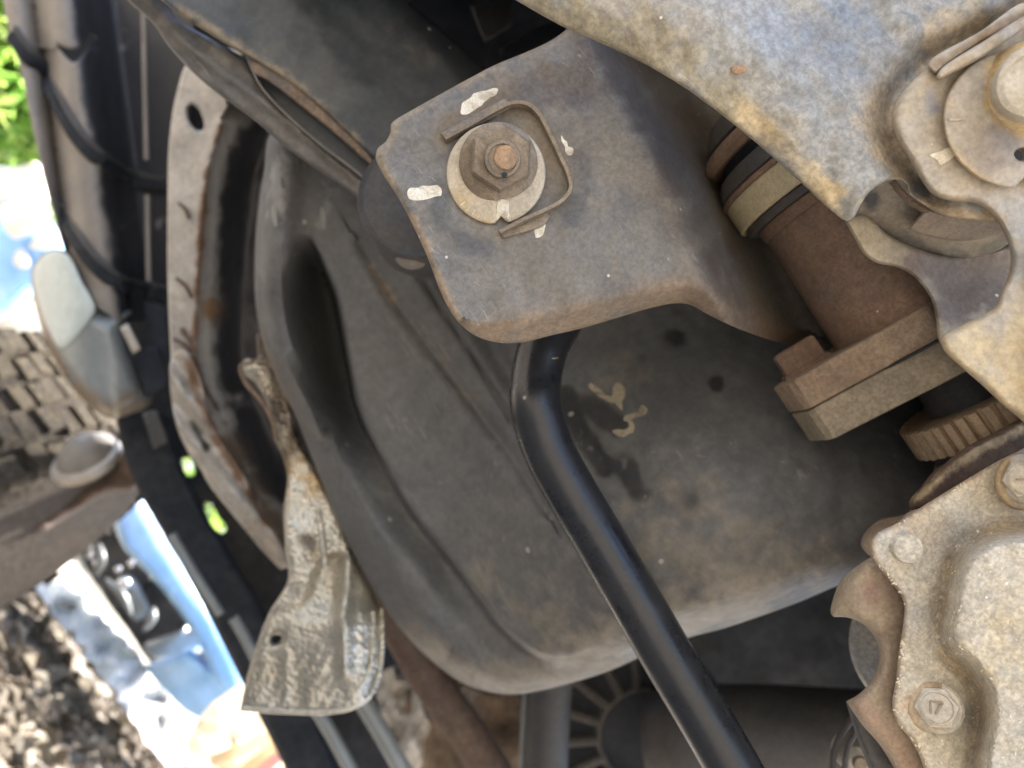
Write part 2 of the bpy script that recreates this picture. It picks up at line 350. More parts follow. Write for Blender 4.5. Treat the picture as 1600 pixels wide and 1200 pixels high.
def leafmat():
    m = bpy.data.materials.new('leaf'); m.use_nodes = True; nt = m.node_tree; L = nt.links.new; b = nt.nodes['Principled BSDF']; out = nt.nodes['Material Output']
    tc = nt.nodes.new('ShaderNodeTexCoord').outputs['Object']; n = N_(nt, 'ShaderNodeTexNoise'); L(tc, n.inputs['Vector']); n.inputs['Scale'].default_value = 3
    c = mixc(nt, ramp(nt, n.outputs['Fac'], .4, .6), (.07, .12, .02), (.11, .13, .03)); L(c, b.inputs['Base Color']); b.inputs['Roughness'].default_value = .45
    t = nt.nodes.new('ShaderNodeBsdfTranslucent'); c2 = mixc(nt, ramp(nt, n.outputs['Fac'], .4, .6), (.40, .68, .14), (.62, .75, .22)); L(c2, t.inputs[0])
    mx = nt.nodes.new('ShaderNodeMixShader'); mx.inputs[0].default_value = .6; L(b.outputs[0], mx.inputs[1]); L(t.outputs[0], mx.inputs[2]); L(mx.outputs[0], out.inputs[0]); return m
M['leaf'] = leafmat()
def thinmat(name, c, ct, f):
    m = mat(name, c, tuple(q*.94 for q in c), tuple(q*.97 for q in c), 4, .5, 0, .05, grain=.03, tint=False); nt = m.node_tree; b = nt.nodes['Principled BSDF']; out = nt.nodes['Material Output']
    t = nt.nodes.new('ShaderNodeBsdfTranslucent'); t.inputs[0].default_value = (*ct, 1); mx = nt.nodes.new('ShaderNodeMixShader'); mx.inputs[0].default_value = f
    nt.links.new(b.outputs[0], mx.inputs[1]); nt.links.new(t.outputs[0], mx.inputs[2]); nt.links.new(mx.outputs[0], out.inputs[0]); return m
M['film'] = thinmat('white_plastic_film', (.85, .83, .76), (.92, .86, .74), .55)

# ================================================================ the setting: ground
def plane_f(a, b, c): return lambda x, y: a+b*(x-800)+c*(y-600)
g = 60; xs = np.linspace(-4, 4, 161); ys = np.linspace(-2, 6, 161); GX, GY = np.meshgrid(xs, ys); gx, gy = GX.ravel(), GY.ravel()
gz = .05*vnoise(gx*100, gy*100, 40)+.03*vnoise(gx*100, gy*100, 14)
edge = np.minimum.reduce([gx+4, 4-gx, gy+2, 6-gy]); gz *= np.clip(edge/1.0, 0, 1)
Vg = np.stack([gx, gy, gz], 1); n = 161
Fg = [(j*n+i, j*n+i+1, (j+1)*n+i+1, (j+1)*n+i) for j in range(n-1) for i in range(n-1)]
ring = [(-4, -2), (4, -2), (4, 6), (-4, 6)]; big = [(-150, -150), (150, -150), (150, 150), (-150, 150)]; b0 = len(Vg)
Vg = np.concatenate([Vg, [(x, y, 0) for x, y in ring], [(x, y, 0) for x, y in big]])
Fg += [(b0+i, b0+4+i, b0+4+(i+1) % 4, b0+(i+1) % 4) for i in range(4)]
ground = mk('ground', Vg, Fg, M['dirt'], world=True, smooth=True); ground['kind'] = 'structure'
def gray(px, py, h=0.0):
    """where the ray through a pixel meets the level z = h"""
    v = CAM @ np.array([(px-800)/F, (600-py)/F, -1]); t = (h-CPOS[2])/v[2]; return CPOS+v*t
# rubble of stones, clods and dry leaves on the soil
V, Fc = [], []
def blob(V, Fc, c, r):
    b = len(V); ph = [(0, 0, 1), (.9, 0, .3), (.28, .85, .3), (-.73, .53, .3), (-.73, -.53, .3), (.28, -.85, .3), (.7, .5, -.4), (-.3, .85, -.4), (-.9, 0, -.4), (-.3, -.85, -.4), (.7, -.5, -.4), (0, 0, -.8)]
    sx, sy, sz = [r*(.6+.8*random.random()) for _ in range(3)]; sz *= .7; a = random.random()*6.3; ca, sa = math.cos(a), math.sin(a)
    for p in ph:
        q = [p[0]*sx*(.8+.4*random.random()), p[1]*sy*(.8+.4*random.random()), p[2]*sz]
        V.append((c[0]+q[0]*ca-q[1]*sa, c[1]+q[0]*sa+q[1]*ca, c[2]+q[2]))
    for t in [(0, 1, 2), (0, 2, 3), (0, 3, 4), (0, 4, 5), (0, 5, 1), (1, 6, 2), (2, 7, 3), (3, 8, 4), (4, 9, 5), (5, 10, 1), (2, 6, 7), (3, 7, 8), (4, 8, 9), (5, 9, 10), (1, 10, 6), (11, 7, 6), (11, 8, 7), (11, 9, 8), (11, 10, 9), (11, 6, 10)]:
        Fc.append(tuple(b+k for k in t))
for i in range(2600):
    px = random.uniform(-120, 330); py = random.uniform(760, 1300); q = gray(px, py)
    if q[1] < 0 or q[1] > 5 or (CAM @ np.array([(px-800)/F, (600-py)/F, -1]))[2] > -.02: continue
    blob(V, Fc, (q[0], q[1], .012*random.random()), random.choice([.01, .014, .02, .035]))
rub = mk('rubble', V, Fc, M['stone'], world=True, smooth=False); tagit(rub, 'loose stones and clods scattered over the brown soil in the lower left', 'rubble', kind='stuff')
V, Fc = [], []
for i in range(1500):
    px = random.uniform(-120, 330); py = random.uniform(780, 1300); q = gray(px, py)
    if q[1] < 0 or q[1] > 5 or (CAM @ np.array([(px-800)/F, (600-py)/F, -1]))[2] > -.03: continue
    a = random.random()*6.3; l = random.uniform(.02, .06); wv = l*random.uniform(.2, .45); tl = random.uniform(.0, .03); z = random.uniform(.01, .05)
    u = np.array([math.cos(a), math.sin(a), random.uniform(-.4, .6)]); s = np.array([-math.sin(a), math.cos(a), random.uniform(-.5, .5)]); c = np.array([q[0], q[1], z]); b = len(V)
    V += [tuple(c-u*l), tuple(c+s*wv+[0, 0, tl]), tuple(c+u*l), tuple(c-s*wv+[0, 0, tl])]; Fc += [(b, b+1, b+2), (b, b+2, b+3)]
M['litter'] = mat('dry_leaf_litter', (.20, .16, .11), (.12, .095, .065), (.26, .235, .185), 10, .8, 0, .3, tint=False)
lit = mk('leaf_litter', V, Fc, M['litter'], world=True, smooth=False); tagit(lit, 'curled dry brown leaves and bark strewn over the soil', 'leaf litter', kind='stuff')

# ================================================================ outside, far left: kerb, bushes, parked vehicle
k = thing('kerb', 'sunlit white rough stone kerb running diagonally past the soil', 'kerb', (150, 1000, 2.4))
for i in range(7):
    a0, a1 = i/7, (i+.996)/7
    def pp(t, o): return (5+t*345+o*.85, 800+t*470-o*.55)
    c = [pp(a0, -34), pp(a1, -30), pp(a1, 42), pp(a0, 38)]
    relief('stone_block', [(p[0], p[1], 1) for p in c], lambda x, y: 2.6-(y-800)*.0011+.0035*sdist(x, y, [(350, 1270), (5, 800)])+.12*vnoise(x, y, 16), M['kerb'], k, thick=.15, er=6, ed=.03, step=7, noise=.12)
# hedge behind: stems + leaves
def bush(label, cpx, cpy, d, rad, nl, ls, group='sunlit bushes beyond the vehicle'):
    c = toworld(P(cpx, cpy, d)); r = thing('bush', label, 'bush', (cpx, cpy, d), group); V, Fc = [], []
    r.location = (c[0], c[1], 0)
    for i in range(nl):
        v = np.array([random.gauss(0, 1) for _ in range(3)]); v /= np.linalg.norm(v); rr = rad*random.random()**.4*(1+.25*math.sin(v[0]*5+v[2]*4)); p = c+v*rr*np.array([1, .7, 1])
        a = np.array([random.gauss(0, 1) for _ in range(3)]); a /= np.linalg.norm(a); b_ = np.cross(a, [0, 0, 1.]); b_ /= np.linalg.norm(b_)+1e-9; s = ls*random.uniform(.6, 1.4); q = len(V)
        V += [p-a*s, p+b_*s*.4, p+a*s, p-b_*s*.4]; Fc.append((q, q+1, q+2, q+3))
    mk('foliage', V, Fc, M['leaf'], r, smooth=False, world=True)['kind'] = 'stuff'
    V, Fc = [], []
    for i in range(6):
        e = c+np.array([random.uniform(-.5, .5), random.uniform(-.3, .3), random.uniform(-.2, .5)])*rad; s0 = np.array([c[0], c[1], 0.]); q = len(V)
        for (pt, rr) in ((s0, .03), (e, .008)):
            for kx in range(5): V.append(pt+np.array([math.cos(kx*1.257), math.sin(kx*1.257), 0])*rr)
        for kx in range(5): Fc.append((q+kx, q+(kx+1) % 5, q+5+(kx+1) % 5, q+5+kx))
    mk('stem', V, Fc, M['stone'], r, world=True)
bush('bright green sunlit bush at the far upper left edge', -40, 90, 4.6, 1.1, 9000, .07)
bush('yellow green sunlit bush behind the pale blue vehicle', -160, 330, 6.5, 1.5, 8000, .08)
bush('small sunlit bush seen low through the gap beyond the kerb', 300, 800, 7.0, .9, 3000, .06)

v = thing('parked_car', 'sunlit pale blue parked car seen blurred at the left edge', 'car', (20, 420, 3.6))
relief('body_panel', [(-300, 330), (-60, 330), (10, 318), (60, 330), (95, 370), (100, 420), (60, 452), (0, 500), (-300, 560)], lambda x, y: 3.6+.0004*(y-400)**2*.02, M['blue'], v, thick=.5, er=30, ed=.25, step=14)
relief('windscreen', [(-200, 262), (60, 262, 1), (75, 300), (70, 325), (20, 318), (-200, 325)], lambda x, y: 3.75+0*x, M['white'], v, thick=.1, er=10, ed=.05, step=14)
for q_ in ([(-5, 322), (30, 318), (72, 314), (70, 345), (45, 368), (20, 372)], [(52, 375), (72, 345), (94, 372), (92, 382), (62, 390), (45, 385)], [(22, 398), (33, 388), (44, 400), (46, 416), (34, 420), (20, 410)]):
    relief('painted_reflection', q_, lambda x, y: 3.52+0*x, M['white'], v, thick=.05, er=8, ed=.03, step=8)  # white patches stand in for bright reflections on the car
pole = tube('rail', pathpx([(-60, 300, 3.4), (60, 262, 3.4)]), .025, M['white'], None); tagit(pole, 'thin pale rail above the parked blue car', 'rail')

# big blue panel and bits under it (lower left)
bp = thing('trailer_side', 'pale blue painted metal frame seen through the gap above the kerb', 'trailer', (330, 1000, 2.0))
relief('side_rail', [(168, 770, 1), (212, 758, 1), (262, 850), (335, 960), (385, 1060), (375, 1095, 1), (345, 1075), (300, 985), (240, 905), (190, 850)], lambda x, y: 2.0+.0012*sdist(x, y, [(375, 1100), (168, 770)]), M['blue'], bp, thick=.08, er=14, ed=.05, step=12)
relief('end_panel', [(225, 1040, 1), (300, 1015, 1), (345, 1060), (385, 1085), (345, 1130), (300, 1120), (255, 1080)], lambda x, y: 2.05+0*x, M['blue'], bp, thick=.06, er=8, ed=.03, step=12, noise=.04)
relief('shade_board', [(100, 800), (200, 760), (300, 900), (350, 1030), (250, 1045), (200, 985), (130, 880)], lambda x, y: 2.4+0*x, M['darkmetal'], bp, thick=.06, er=8, ed=.03, step=12, noise=.2)  # dark board added to stand for the shade in the gap
relief('cross_panel', [(185, 905), (205, 900), (225, 930), (235, 955), (215, 970), (195, 945)], lambda x, y: 2.25+0*x, M['fender'], bp, thick=.06, er=8, ed=.03, step=8, noise=.1)
relief('cross_panel', [(225, 1010), (270, 990), (310, 985), (330, 1010), (290, 1025), (240, 1030)], lambda x, y: 2.25+0*x, M['fender'], bp, thick=.06, er=8, ed=.03, step=8, noise=.1)
for (a, b_, r_) in ((217, 868, 11), (195, 910, 9), (140, 868, 5), (240, 900, 6), (288, 985, 4), (125, 815, 6), (232, 880, 5), (205, 880, 5), (310, 1012, 5), (358, 1062, 5), (185, 890, 5), (150, 880, 5)):
    lathe('highlight_bead', [(0, .012), (.006*r_/6, .010), (.010*r_/6, .004), (.011*r_/6, -.004)], (a, b_, 2.15), (.45+random.uniform(-.1, .3), .75, .5), M['chrome'], bp, 14)  # chrome beads added to make blurred highlights in the gap
for (a, b_) in (((165, 905), (205, 960)), ((120, 810), (140, 870)), ((225, 985), (240, 950)), ((155, 850), (150, 900))):
    tube('strut', pathpx([(*a, 2.15), ((a[0]+b_[0])/2+6, (a[1]+b_[1])/2-2, 2.13), (*b_, 2.15)]), [.004+.008*math.sin(math.pi*i/(len(pathpx([(*a, 2.15), ((a[0]+b_[0])/2+6, (a[1]+b_[1])/2-2, 2.13), (*b_, 2.15)]))-1)) for i in range(len(pathpx([(*a, 2.15), ((a[0]+b_[0])/2+6, (a[1]+b_[1])/2-2, 2.13), (*b_, 2.15)])))], M['fender'], bp)
sheet = relief('plastic_sheet', [(293, 1165), (320, 1110), (350, 1085), (385, 1070), (395, 1110), (440, 1115), (450, 1140), (470, 1160), (482, 1215), (330, 1230), (300, 1200)],
    lambda x, y: 1.5+.03*np.sin(x*.07+y*.03)+.012*np.sin(y*.11-x*.06), M['film'], None, thick=.004, er=6, ed=.01, step=7, noise=.08)
M['pink'] = thinmat('pink_film', (.80, .60, .60), (.85, .60, .62), .5); M['creamfilm'] = thinmat('cream_film', (.78, .70, .56), (.85, .74, .56), .5)
for (pp_, mm_) in (([(330, 1190), (390, 1165), (430, 1150)], 'creamfilm'), ([(400, 1215), (450, 1170), (478, 1158)], 'pink'), ([(352, 1228), (400, 1190), (455, 1150)], 'creamfilm'), ([(430, 1225), (470, 1190), (490, 1185)], 'pink')):
    tube('film_fold', pathpx([(a, b, 1.44) for a, b in pp_]), .012, M[mm_], sheet, flat=.5)
tagit(sheet, 'crumpled glaring white plastic sheet with cream and pink folds below the foil shield', 'plastic sheet')

# ================================================================ the vehicle's underbody panel, far back
ubt = thing('vehicle_floor', 'black dusty floor of the vehicle behind everything, with unseen added slabs blocking sky light', 'vehicle floor', (1000, 600, 1.25))
ub = relief('rear_panel', [(30, -200, 1), (40, -20, 1), (110, 330), (150, 480), (190, 560), (205, 660), (222, 765), (300, 880), (395, 1060), (470, 1190), (560, 1400, 1), (1900, 1400, 1), (1900, -200, 1)],
    lambda x, y: 1.25+.00018*(x-200)*0+0*x, M['underbody'], ubt, thick=.02, er=10, ed=.01, step=30, ostep=20, noise=.03,
    holes=[[(285, 718), (296, 715), (303, 728), (304, 741), (294, 744), (287, 733)], [(320, 787), (329, 786), (340, 806), (354, 824), (350, 832), (340, 830), (325, 808)]])
def sky_blocker(name, a, b, c, d_):
    q = [P(*a), P(*b), P(*c), P(*d_)]; n_ = np.cross(q[1]-q[0], q[3]-q[0]); n_ /= np.linalg.norm(n_); q2 = [v_-n_*.02 for v_ in q]
    mk(name, q+q2, [(0, 1, 2, 3), (7, 6, 5, 4), (0, 4, 5, 1), (1, 5, 6, 2), (2, 6, 7, 3), (3, 7, 4, 0)], M['underbody'], ubt, False)
sky_blocker('side_sky_blocker', (1830, -200, .34), (1830, 1400, .34), (1905, 1400, 1.26), (1905, -200, 1.26))  # unseen slab added out of view to block sky light
sky_blocker('upper_panel_or_sky_blocker', (420, -190, .40), (1830, -190, .34), (1905, -204, 1.26), (300, -204, 1.26))  # second unseen slab, added overhead to keep sky light off the parts

# ================================================================ left background of the vehicle
bar = thing('bumper_cover', 'grey plastic bumper cover of upright rounded rolls at the upper left', 'bumper cover', (130, 250, 1.05))
dk = (.035, .036, .042)
def rolld(x, y):
    s = (x-(y*.13)); b = 1.08-.055*np.sqrt(np.clip(1-((s-22)/34)**2, 0, 1))
    b = np.minimum(b, 1.08-.075*np.sqrt(np.clip(1-((s-100+(y<75)*6)/44)**2, 0, 1)))
    return b+.10*sst((s-120)/60)
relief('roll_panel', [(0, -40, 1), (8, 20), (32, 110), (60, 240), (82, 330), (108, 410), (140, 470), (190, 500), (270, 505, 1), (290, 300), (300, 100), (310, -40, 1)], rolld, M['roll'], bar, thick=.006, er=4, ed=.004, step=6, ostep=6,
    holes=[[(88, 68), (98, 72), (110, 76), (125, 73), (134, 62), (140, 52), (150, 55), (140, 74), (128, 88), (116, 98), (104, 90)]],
    tint=tintblobs([('side', [(112, -60), (140, 150), (165, 300), (200, 520)][::-1], 50, (.04, .039, .042), 2.0)]))  # dark side tint paints shade onto the right of the rolls
for pts in ([(20, 55), (45, 90), (62, 105), (85, 150), (115, 205), (150, 245), (190, 272), (230, 288), (275, 292)], [(95, 330), (120, 375), (150, 415), (190, 445), (230, 455), (275, 462)]):
    q = cat_(pts, False, 6); dq = np.array([rolld(np.array([a]), np.array([b]))[0] for a, b in q]); kk = np.ones(5)/5; dq = np.minimum(np.convolve(np.pad(dq, 2, 'edge'), kk, 'valid'), dq)
    tube('strap', Parr(q[:, 0], q[:, 1], dq-.004), .011, M['underbody'], bar, flat=.6)
    tube('strap_edge', Parr(q[:, 0]+4, q[:, 1]-11, dq-.008), .004, M['darkmetal'], bar)
tube('seam_strip', pathpx([(224, -20, 1.07), (226, 120, 1.07), (229, 250, 1.07)]), .0035, M['roll'], bar)
tube('seam_strip', pathpx([(230, 305, 1.07), (232, 440, 1.07)]), .0035, M['roll'], bar)

mf = thing('mud_guard', 'smooth rounded pale grey guard with glossy upper half beside the muddy tyre', 'mud guard', (140, 560, 1.0))
def mfd(x, y):
    s = (x-60)*.55-(y-400)*.45+50; return 1.0+.00035*(y-400)*0+.0000065*(x-150)**2+.05*gau((x-60)-(y-400)*.62, 30)*0
relief('guard_shell', [(48, 428), (58, 405), (84, 388), (108, 396), (130, 440), (150, 480), (166, 492), (186, 488), (206, 486), (192, 508), (196, 530), (214, 575), (236, 628), (200, 648), (178, 654), (155, 646), (120, 615), (85, 562), (62, 505)], mfd, M['fender'], mf, thick=.05, er=26, ed=.035, step=6,
    tint=tintblobs([('line', [(110, 620), (160, 650), (230, 635)], 30, (.24, .20, .15), .8), ('line', [(60, 480), (85, 560), (150, 645)], 12, (.30, .24, .18), .8)]))
relief('upper_panel_or_sky_blocker', [(52, 425), (60, 408), (84, 391), (106, 399), (128, 440), (149, 482), (140, 500), (96, 545), (78, 520), (60, 470)], lambda x, y: mfd(x, y)-.006, M['pale'], mf, thick=.006, er=14, ed=.006, step=7)
tagc = relief('clip', [(188, 512, 1), (200, 505, 1), (220, 545, 1), (208, 553, 1)], lambda x, y: .97+0*x, M['shield'], mf, thick=.02, er=3, ed=.003, step=8)
for (c, dd, m_) in (([(225, 470), (262, 480), (262, 560), (235, 545)], 1.05, 'underbody'), ([(222, 645), (245, 640), (262, 690), (240, 702)], .98, 'darkmetal'), ([(210, 548), (245, 540), (262, 600), (228, 620)], 1.02, 'underbody')):
    o = box('bracket_block', c, dd, .03, M[m_]); tagit(o, {1.05: 'dark block above the pale clip next to the sheet flange', .98: 'small brown dusty block below the grey mud guard', 1.02: 'dark grey block right of the mud guard'}[dd], 'block')

# inner dark frame member below the guard
fr = relief('inner_frame_member', [(185, 640), (215, 640), (262, 655), (275, 700), (300, 760), (345, 840), (400, 930), (450, 1030), (540, 1220, 1), (455, 1220, 1), (395, 1100), (330, 970), (265, 850), (215, 765), (190, 700)], lambda x, y: 1.12+0*x, M['underbody'], None, thick=.05, er=14, ed=.03, step=10, noise=.02,
    holes=[[(286, 720), (294, 716), (302, 727), (304, 740), (295, 744), (288, 735)], [(320, 787), (329, 786), (340, 806), (354, 824), (350, 832), (340, 830), (325, 808)]])
tagit(fr, 'black brown frame member running diagonally with two bright daylight holes', 'frame member')
for (pts, r_, lab) in (([(480, 1085, .95), (520, 1150, .95), (560, 1225, .95)], .0085, 'thin lilac grey pipe directly below the foil shield'), ([(560, 1085, .92), (600, 1150, .92), (650, 1240, .92)], .0115, 'thicker lilac grey pipe right of the foil shield tip'),
    ([(268, 835, .95), (300, 890, .95), (345, 960, .95)], .006, 'short pale pipe along the dark frame member'), ([(365, 965, .95), (385, 1000, .95), (410, 1050, .95)], .007, 'short pale pipe left of the foil shield')):
    o = tube('pipe', pathpx(pts), r_, M['fender']); tagit(o, lab, 'pipe')

# the muddy tyre
tc_ = np.array(P(-98, 800, 1.42)); tax = CAM.T @ np.array([1., 0.12, 0]); tax = np.array([.6, -.8, .10]); ty = thing('wheel', 'muddy off-road wheel with chunky tread behind the pale guard', 'wheel', (-75, 745, 1.35))
tax = tax-tax.dot(U)*U; tax /= np.linalg.norm(tax); TR = .37
prof = [(TR*.62, -.15), (TR*.86, -.155), (TR*.95, -.13), (TR*.975, -.06), (TR*.98, 0), (TR*.975, .06), (TR*.95, .13), (TR*.86, .155), (TR*.62, .15)]
lathe('tyre', prof, tc_, tax, M['rubber'], ty, 96, cam_pt=True)
lathe('rim', [(.02, .05), (.1, .06), (TR*.5, .04), (TR*.62, .10), (TR*.65, .125)], tc_, tax, M['rust'], ty, 48, cam_pt=True)
u_, v_, a_ = frame(tax); V, Fc = [], []
for i in range(60):
    for row in range(5):
        th = (i+.5*(row % 2)+random.uniform(-.25, .25))/60*2*math.pi; h0 = -.15+row*.061+random.uniform(-.012, .012); dth = .050*random.uniform(.75, 1.05); b = len(V)
        for (rr, sh) in ((TR*.95, 1.1), (TR*.995, .86)):
            for (e, hh) in ((-1, -.003), (1, -.003), (1, .051), (-1, .051)):
                t_ = th+e*dth*sh; hx = h0+.024+(hh-.024)*sh; V.append(tc_+u_*math.cos(t_)*rr+v_*math.sin(t_)*rr+a_*hx)
        Fc += [(b+4, b+5, b+6, b+7)]+[(b+q, b+(q+1) % 4, b+4+(q+1) % 4, b+4+q) for q in range(4)]
mk('tread_block', V, Fc, M['tyre'], ty, False)['kind'] = 'stuff'
hb = thing('brake_drum', 'blurred grey domed drum with a tan rim under the muddy tyre', 'drum', (140, 725, 1.25))
lathe('dome', [(.0, .035), (.025, .03), (.045, .012), (.05, 0)], (136, 712, 1.25), (-.15, .75, .6), M['roll'], hb, 40)
lathe('rim_ring', [(.05, -.004), (.056, 0), (.056, .012), (.05, .014)], (138, 722, 1.25), (-.15, .75, .6), M['shield'], hb, 40)
o = relief('axle_cover', [(30, 800), (110, 735), (190, 690), (215, 700), (215, 760), (165, 772), (100, 810), (60, 830)], lambda x, y: 1.4+0*x, M['rust'], None, thick=.04, er=12, ed=.03, step=9, noise=.05)
tagit(o, 'dull reddish blurred panel below the muddy tyre', 'axle cover')

# light sheet with flange
sh = thing('heat_shield', 'long pale dusty sheet with flange, oval hole and crumpled lower end', 'heat shield', (300, 500, .78))
edge_l = [(345, 195), (325, 260), (316, 340), (308, 450), (306, 560), (325, 640), (350, 700), (385, 770), (430, 830)]
def shd(x, y):
    s = sdist(x, y, edge_l)      # negative = right of the line when going down
    return .80+.09*sst(-s/75)-.006*gau(s-2, 7)+.004*gau(s+14, 6)
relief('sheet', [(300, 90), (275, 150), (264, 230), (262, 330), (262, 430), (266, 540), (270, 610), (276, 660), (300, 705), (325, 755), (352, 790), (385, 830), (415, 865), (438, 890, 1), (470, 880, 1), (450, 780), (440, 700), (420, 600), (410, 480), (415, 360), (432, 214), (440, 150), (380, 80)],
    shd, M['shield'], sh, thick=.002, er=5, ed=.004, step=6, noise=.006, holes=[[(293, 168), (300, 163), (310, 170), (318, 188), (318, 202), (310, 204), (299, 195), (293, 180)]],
    tint=tintblobs([('side', [(490, 80), (385, 215), (362, 300), (354, 450), (350, 570), (368, 650), (415, 750), (480, 830)][::-1], 70, (.045, .044, .046), 1.9), ('line', edge_l, 6, (.17, .10, .06), .75), ('pt', (330, 480), 16, (.33, .20, .1), .8), ('pt', (318, 330), 8, (.2, .13, .08), .7), ('pt', (290, 590), 16, (.2, .13, .09), .7), ('line', [(285, 515), (300, 540), (310, 580), (350, 660)], 5, (.10, .07, .05), .9), ('line', [(360, 700), (400, 780), (430, 830)], 22, (.18, .13, .09), .8)]))  # the wide dark side tint is shade painted into the trough
relief('crumpled_edge', [(268, 560), (285, 545), (305, 570), (318, 610), (330, 660), (352, 700), (385, 750), (400, 790), (440, 850), (446, 885), (420, 870), (385, 830), (350, 785), (318, 740), (290, 700), (272, 650)], lambda x, y: .785+.012*vnoise(x, y, 22)+.006*np.sin(x*.12-y*.1), M['shield'], sh, thick=.002, er=5, ed=.004, step=5, noise=.004,
    tint=tintblobs([('line', [(295, 560), (318, 640), (360, 720), (420, 820)], 9, (.22, .14, .09), .8), ('line', [(300, 660), (322, 700)], 7, (.04, .035, .03), .9)]))
for (a, b) in (((280, 318), (296, 342)), ((276, 435), (300, 465)), ((272, 530), (300, 552))):
    tube('crease', pathpx([(*a, .793), ((a[0]+b[0])/2+2, (a[1]+b[1])/2-3, .790), (*b, .793)]), .002, M['rust'], sh)

# foil shield
fo = thing('foil_shield', 'crumpled dimpled aluminium foil shield with beaded rim and small hole', 'foil shield', (500, 950, .66))
def fod(x, y):
    d = .70-.05*sst((y-650)/300)+.014*np.abs(vnoise(x+y*.4, y, 70))+.006*np.abs(vnoise(x, y*.7, 34))+.001*np.abs(vnoise(x, y, 14))
    d += .03*sst((x-560)/50)*sst((y-850)/60)-.014*gau(sdist(x, y, [(545, 870), (538, 960), (540, 1050)]), 12)
    d += .016*sst(sdist(x, y, [(420, 960), (470, 945), (500, 880), (540, 860)])/20+.5)*sst((985-y)/60)
    q = x*.83+y*.55; d += .0007*np.sin(q*.36+5*vnoise(x, y, 40))*sst((y-985)/50)*sst((560-x)/60)
    return d
folist = [(402, 520), (430, 545), (450, 600), (470, 690), (500, 745), (528, 800), (558, 880), (592, 945), (600, 985), (598, 1045), (585, 1085), (555, 1108), (510, 1117), (450, 1116), (374, 1112, 1), (385, 1060), (402, 1005), (420, 958), (450, 905), (446, 860), (443, 800), (448, 740), (432, 690), (420, 640), (400, 600), (375, 578), (385, 560), (400, 560)]
relief('foil', folist, fod, M['foil'], fo, thick=.002, er=10, ed=.012, step=4, holes=[[(424, 998), (432, 991), (440, 994), (437, 1003), (428, 1006)]], ostep=5,
    tint=tintblobs([('pt', (500, 900), 45, (.42, .32, .18), .4), ('pt', (470, 740), 50, (.38, .29, .17), .8), ('line', [(400, 530), (440, 620), (455, 700)], 22, (.10, .08, .06), .9), ('pt', (480, 850), 18, (.12, .10, .08), .7)]))
rimp = [(596, 950), (597, 985), (594, 1045), (580, 1083), (552, 1104), (510, 1112), (450, 1111), (380, 1107)]
tube('rim_bead', pathpx([(a, b, fod(np.array([float(a)]), np.array([float(b)]))[0]-.001) for a, b in rimp]), .0022, M['foil'], fo)
rimp = [(582, 955), (583, 1000), (578, 1045), (560, 1078)]
tube('inner_bead', pathpx([(a, b, fod(np.array([float(a)]), np.array([float(b)]))[0]-.001) for a, b in rimp]), .0022, M['foil'], fo)
tube('rusty_edge', pathpx([(396, 565, .69), (376, 572, .69), (384, 598, .69), (405, 622, .69), (425, 655, .69), (433, 690, .69)]), .0022, M['rustedge'], fo)
tube('rib', pathpx([(497, 795, .655), (503, 840, .65), (508, 885, .65)]), .003, M['foil'], fo)

# ================================================================ lower background: rusty cross tube, ribbed wheel, tubes
o = tube('exhaust_pipe', pathpx([(560, 880, .86), (620, 975, .86), (680, 1075, .86), (740, 1160, .86), (800, 1260, .86)]), .022, M['rust']); tagit(o, 'dull red rusty pipe passing down behind the tank', 'exhaust pipe')
o = relief('rusty_bracket', [(640, 1070), (700, 1060), (760, 1080), (815, 1090), (812, 1230, 1), (660, 1230, 1), (640, 1150)], lambda x, y: .93+.02*np.sin(x*.05), M['rustedge'], None, thick=.01, er=8, ed=.01, step=8, noise=.04)
tagit(o, 'brown rusty crumpled bracket behind the red pipe', 'bracket')
o = relief('clutter_plate', [(590, 1060), (620, 1040), (650, 1070), (672, 1130), (690, 1230, 1), (640, 1230, 1), (600, 1140)], lambda x, y: .95+.03*vnoise(x, y, 20), M['shield'], None, thick=.01, er=6, ed=.01, step=7, noise=.06)
tagit(o, 'mottled pale broken plate between grey pipe and rusty bracket', 'plate')
o = tube('vertical_tube', pathpx([(866, 1030, .80), (858, 1100, .80), (852, 1250, .80)]), .0235, M['darkmetal']); tagit(o, 'dark upright tube below the tank', 'tube')
o = tube('thin_tube', pathpx([(822, 1080, .82), (818, 1150, .82), (815, 1250, .82)]), .004, M['fender']); tagit(o, 'thin grey line left of the dark upright tube', 'line')
rw = thing('ribbed_housing', 'dark ribbed round housing with radial ribs behind the black hose', 'housing', (1000, 1140, .85))
o = lathe('drum', [(0, .01), (.10, .012), (.105, -.02)], (1010, 1150, .88), (-.1, .05, 1), M['black'], rw, 48)
for i in range(9):
    t = R(100+i*21); p0 = P(1010+76*math.cos(t), 1150-76*math.sin(t), .850); p1 = P(1010+142*math.cos(t), 1150-142*math.sin(t), .855)
    tube('rib', [p0, (p0+p1)/2, p1], .0062, M['rimdark'], rw, 8)
for rr in (76, 142):
    tube('ring', [P(1010+rr*math.cos(t), 1150-rr*math.sin(t), .853) for t in np.linspace(R(60), R(320), 40)], .004, M['rimdark'], rw, 8)
o = tube('exhaust_canister', pathpx([(1015, 1150, .82), (1060, 1150, .80), (1200, 1152, .78), (1400, 1165, .76)]), [.045+.008*min(1, i/8) for i in range(len(pathpx([(1015, 1150, .82), (1060, 1150, .80), (1200, 1152, .78), (1400, 1165, .76)])))], M['darkmetal']); tagit(o, 'large dark brown canister lying below the tank', 'canister')
o = None if True else box('dark_block', [(1150, 985), (1230, 975), (1265, 1060), (1180, 1075)], .80, .05, M['underbody'])
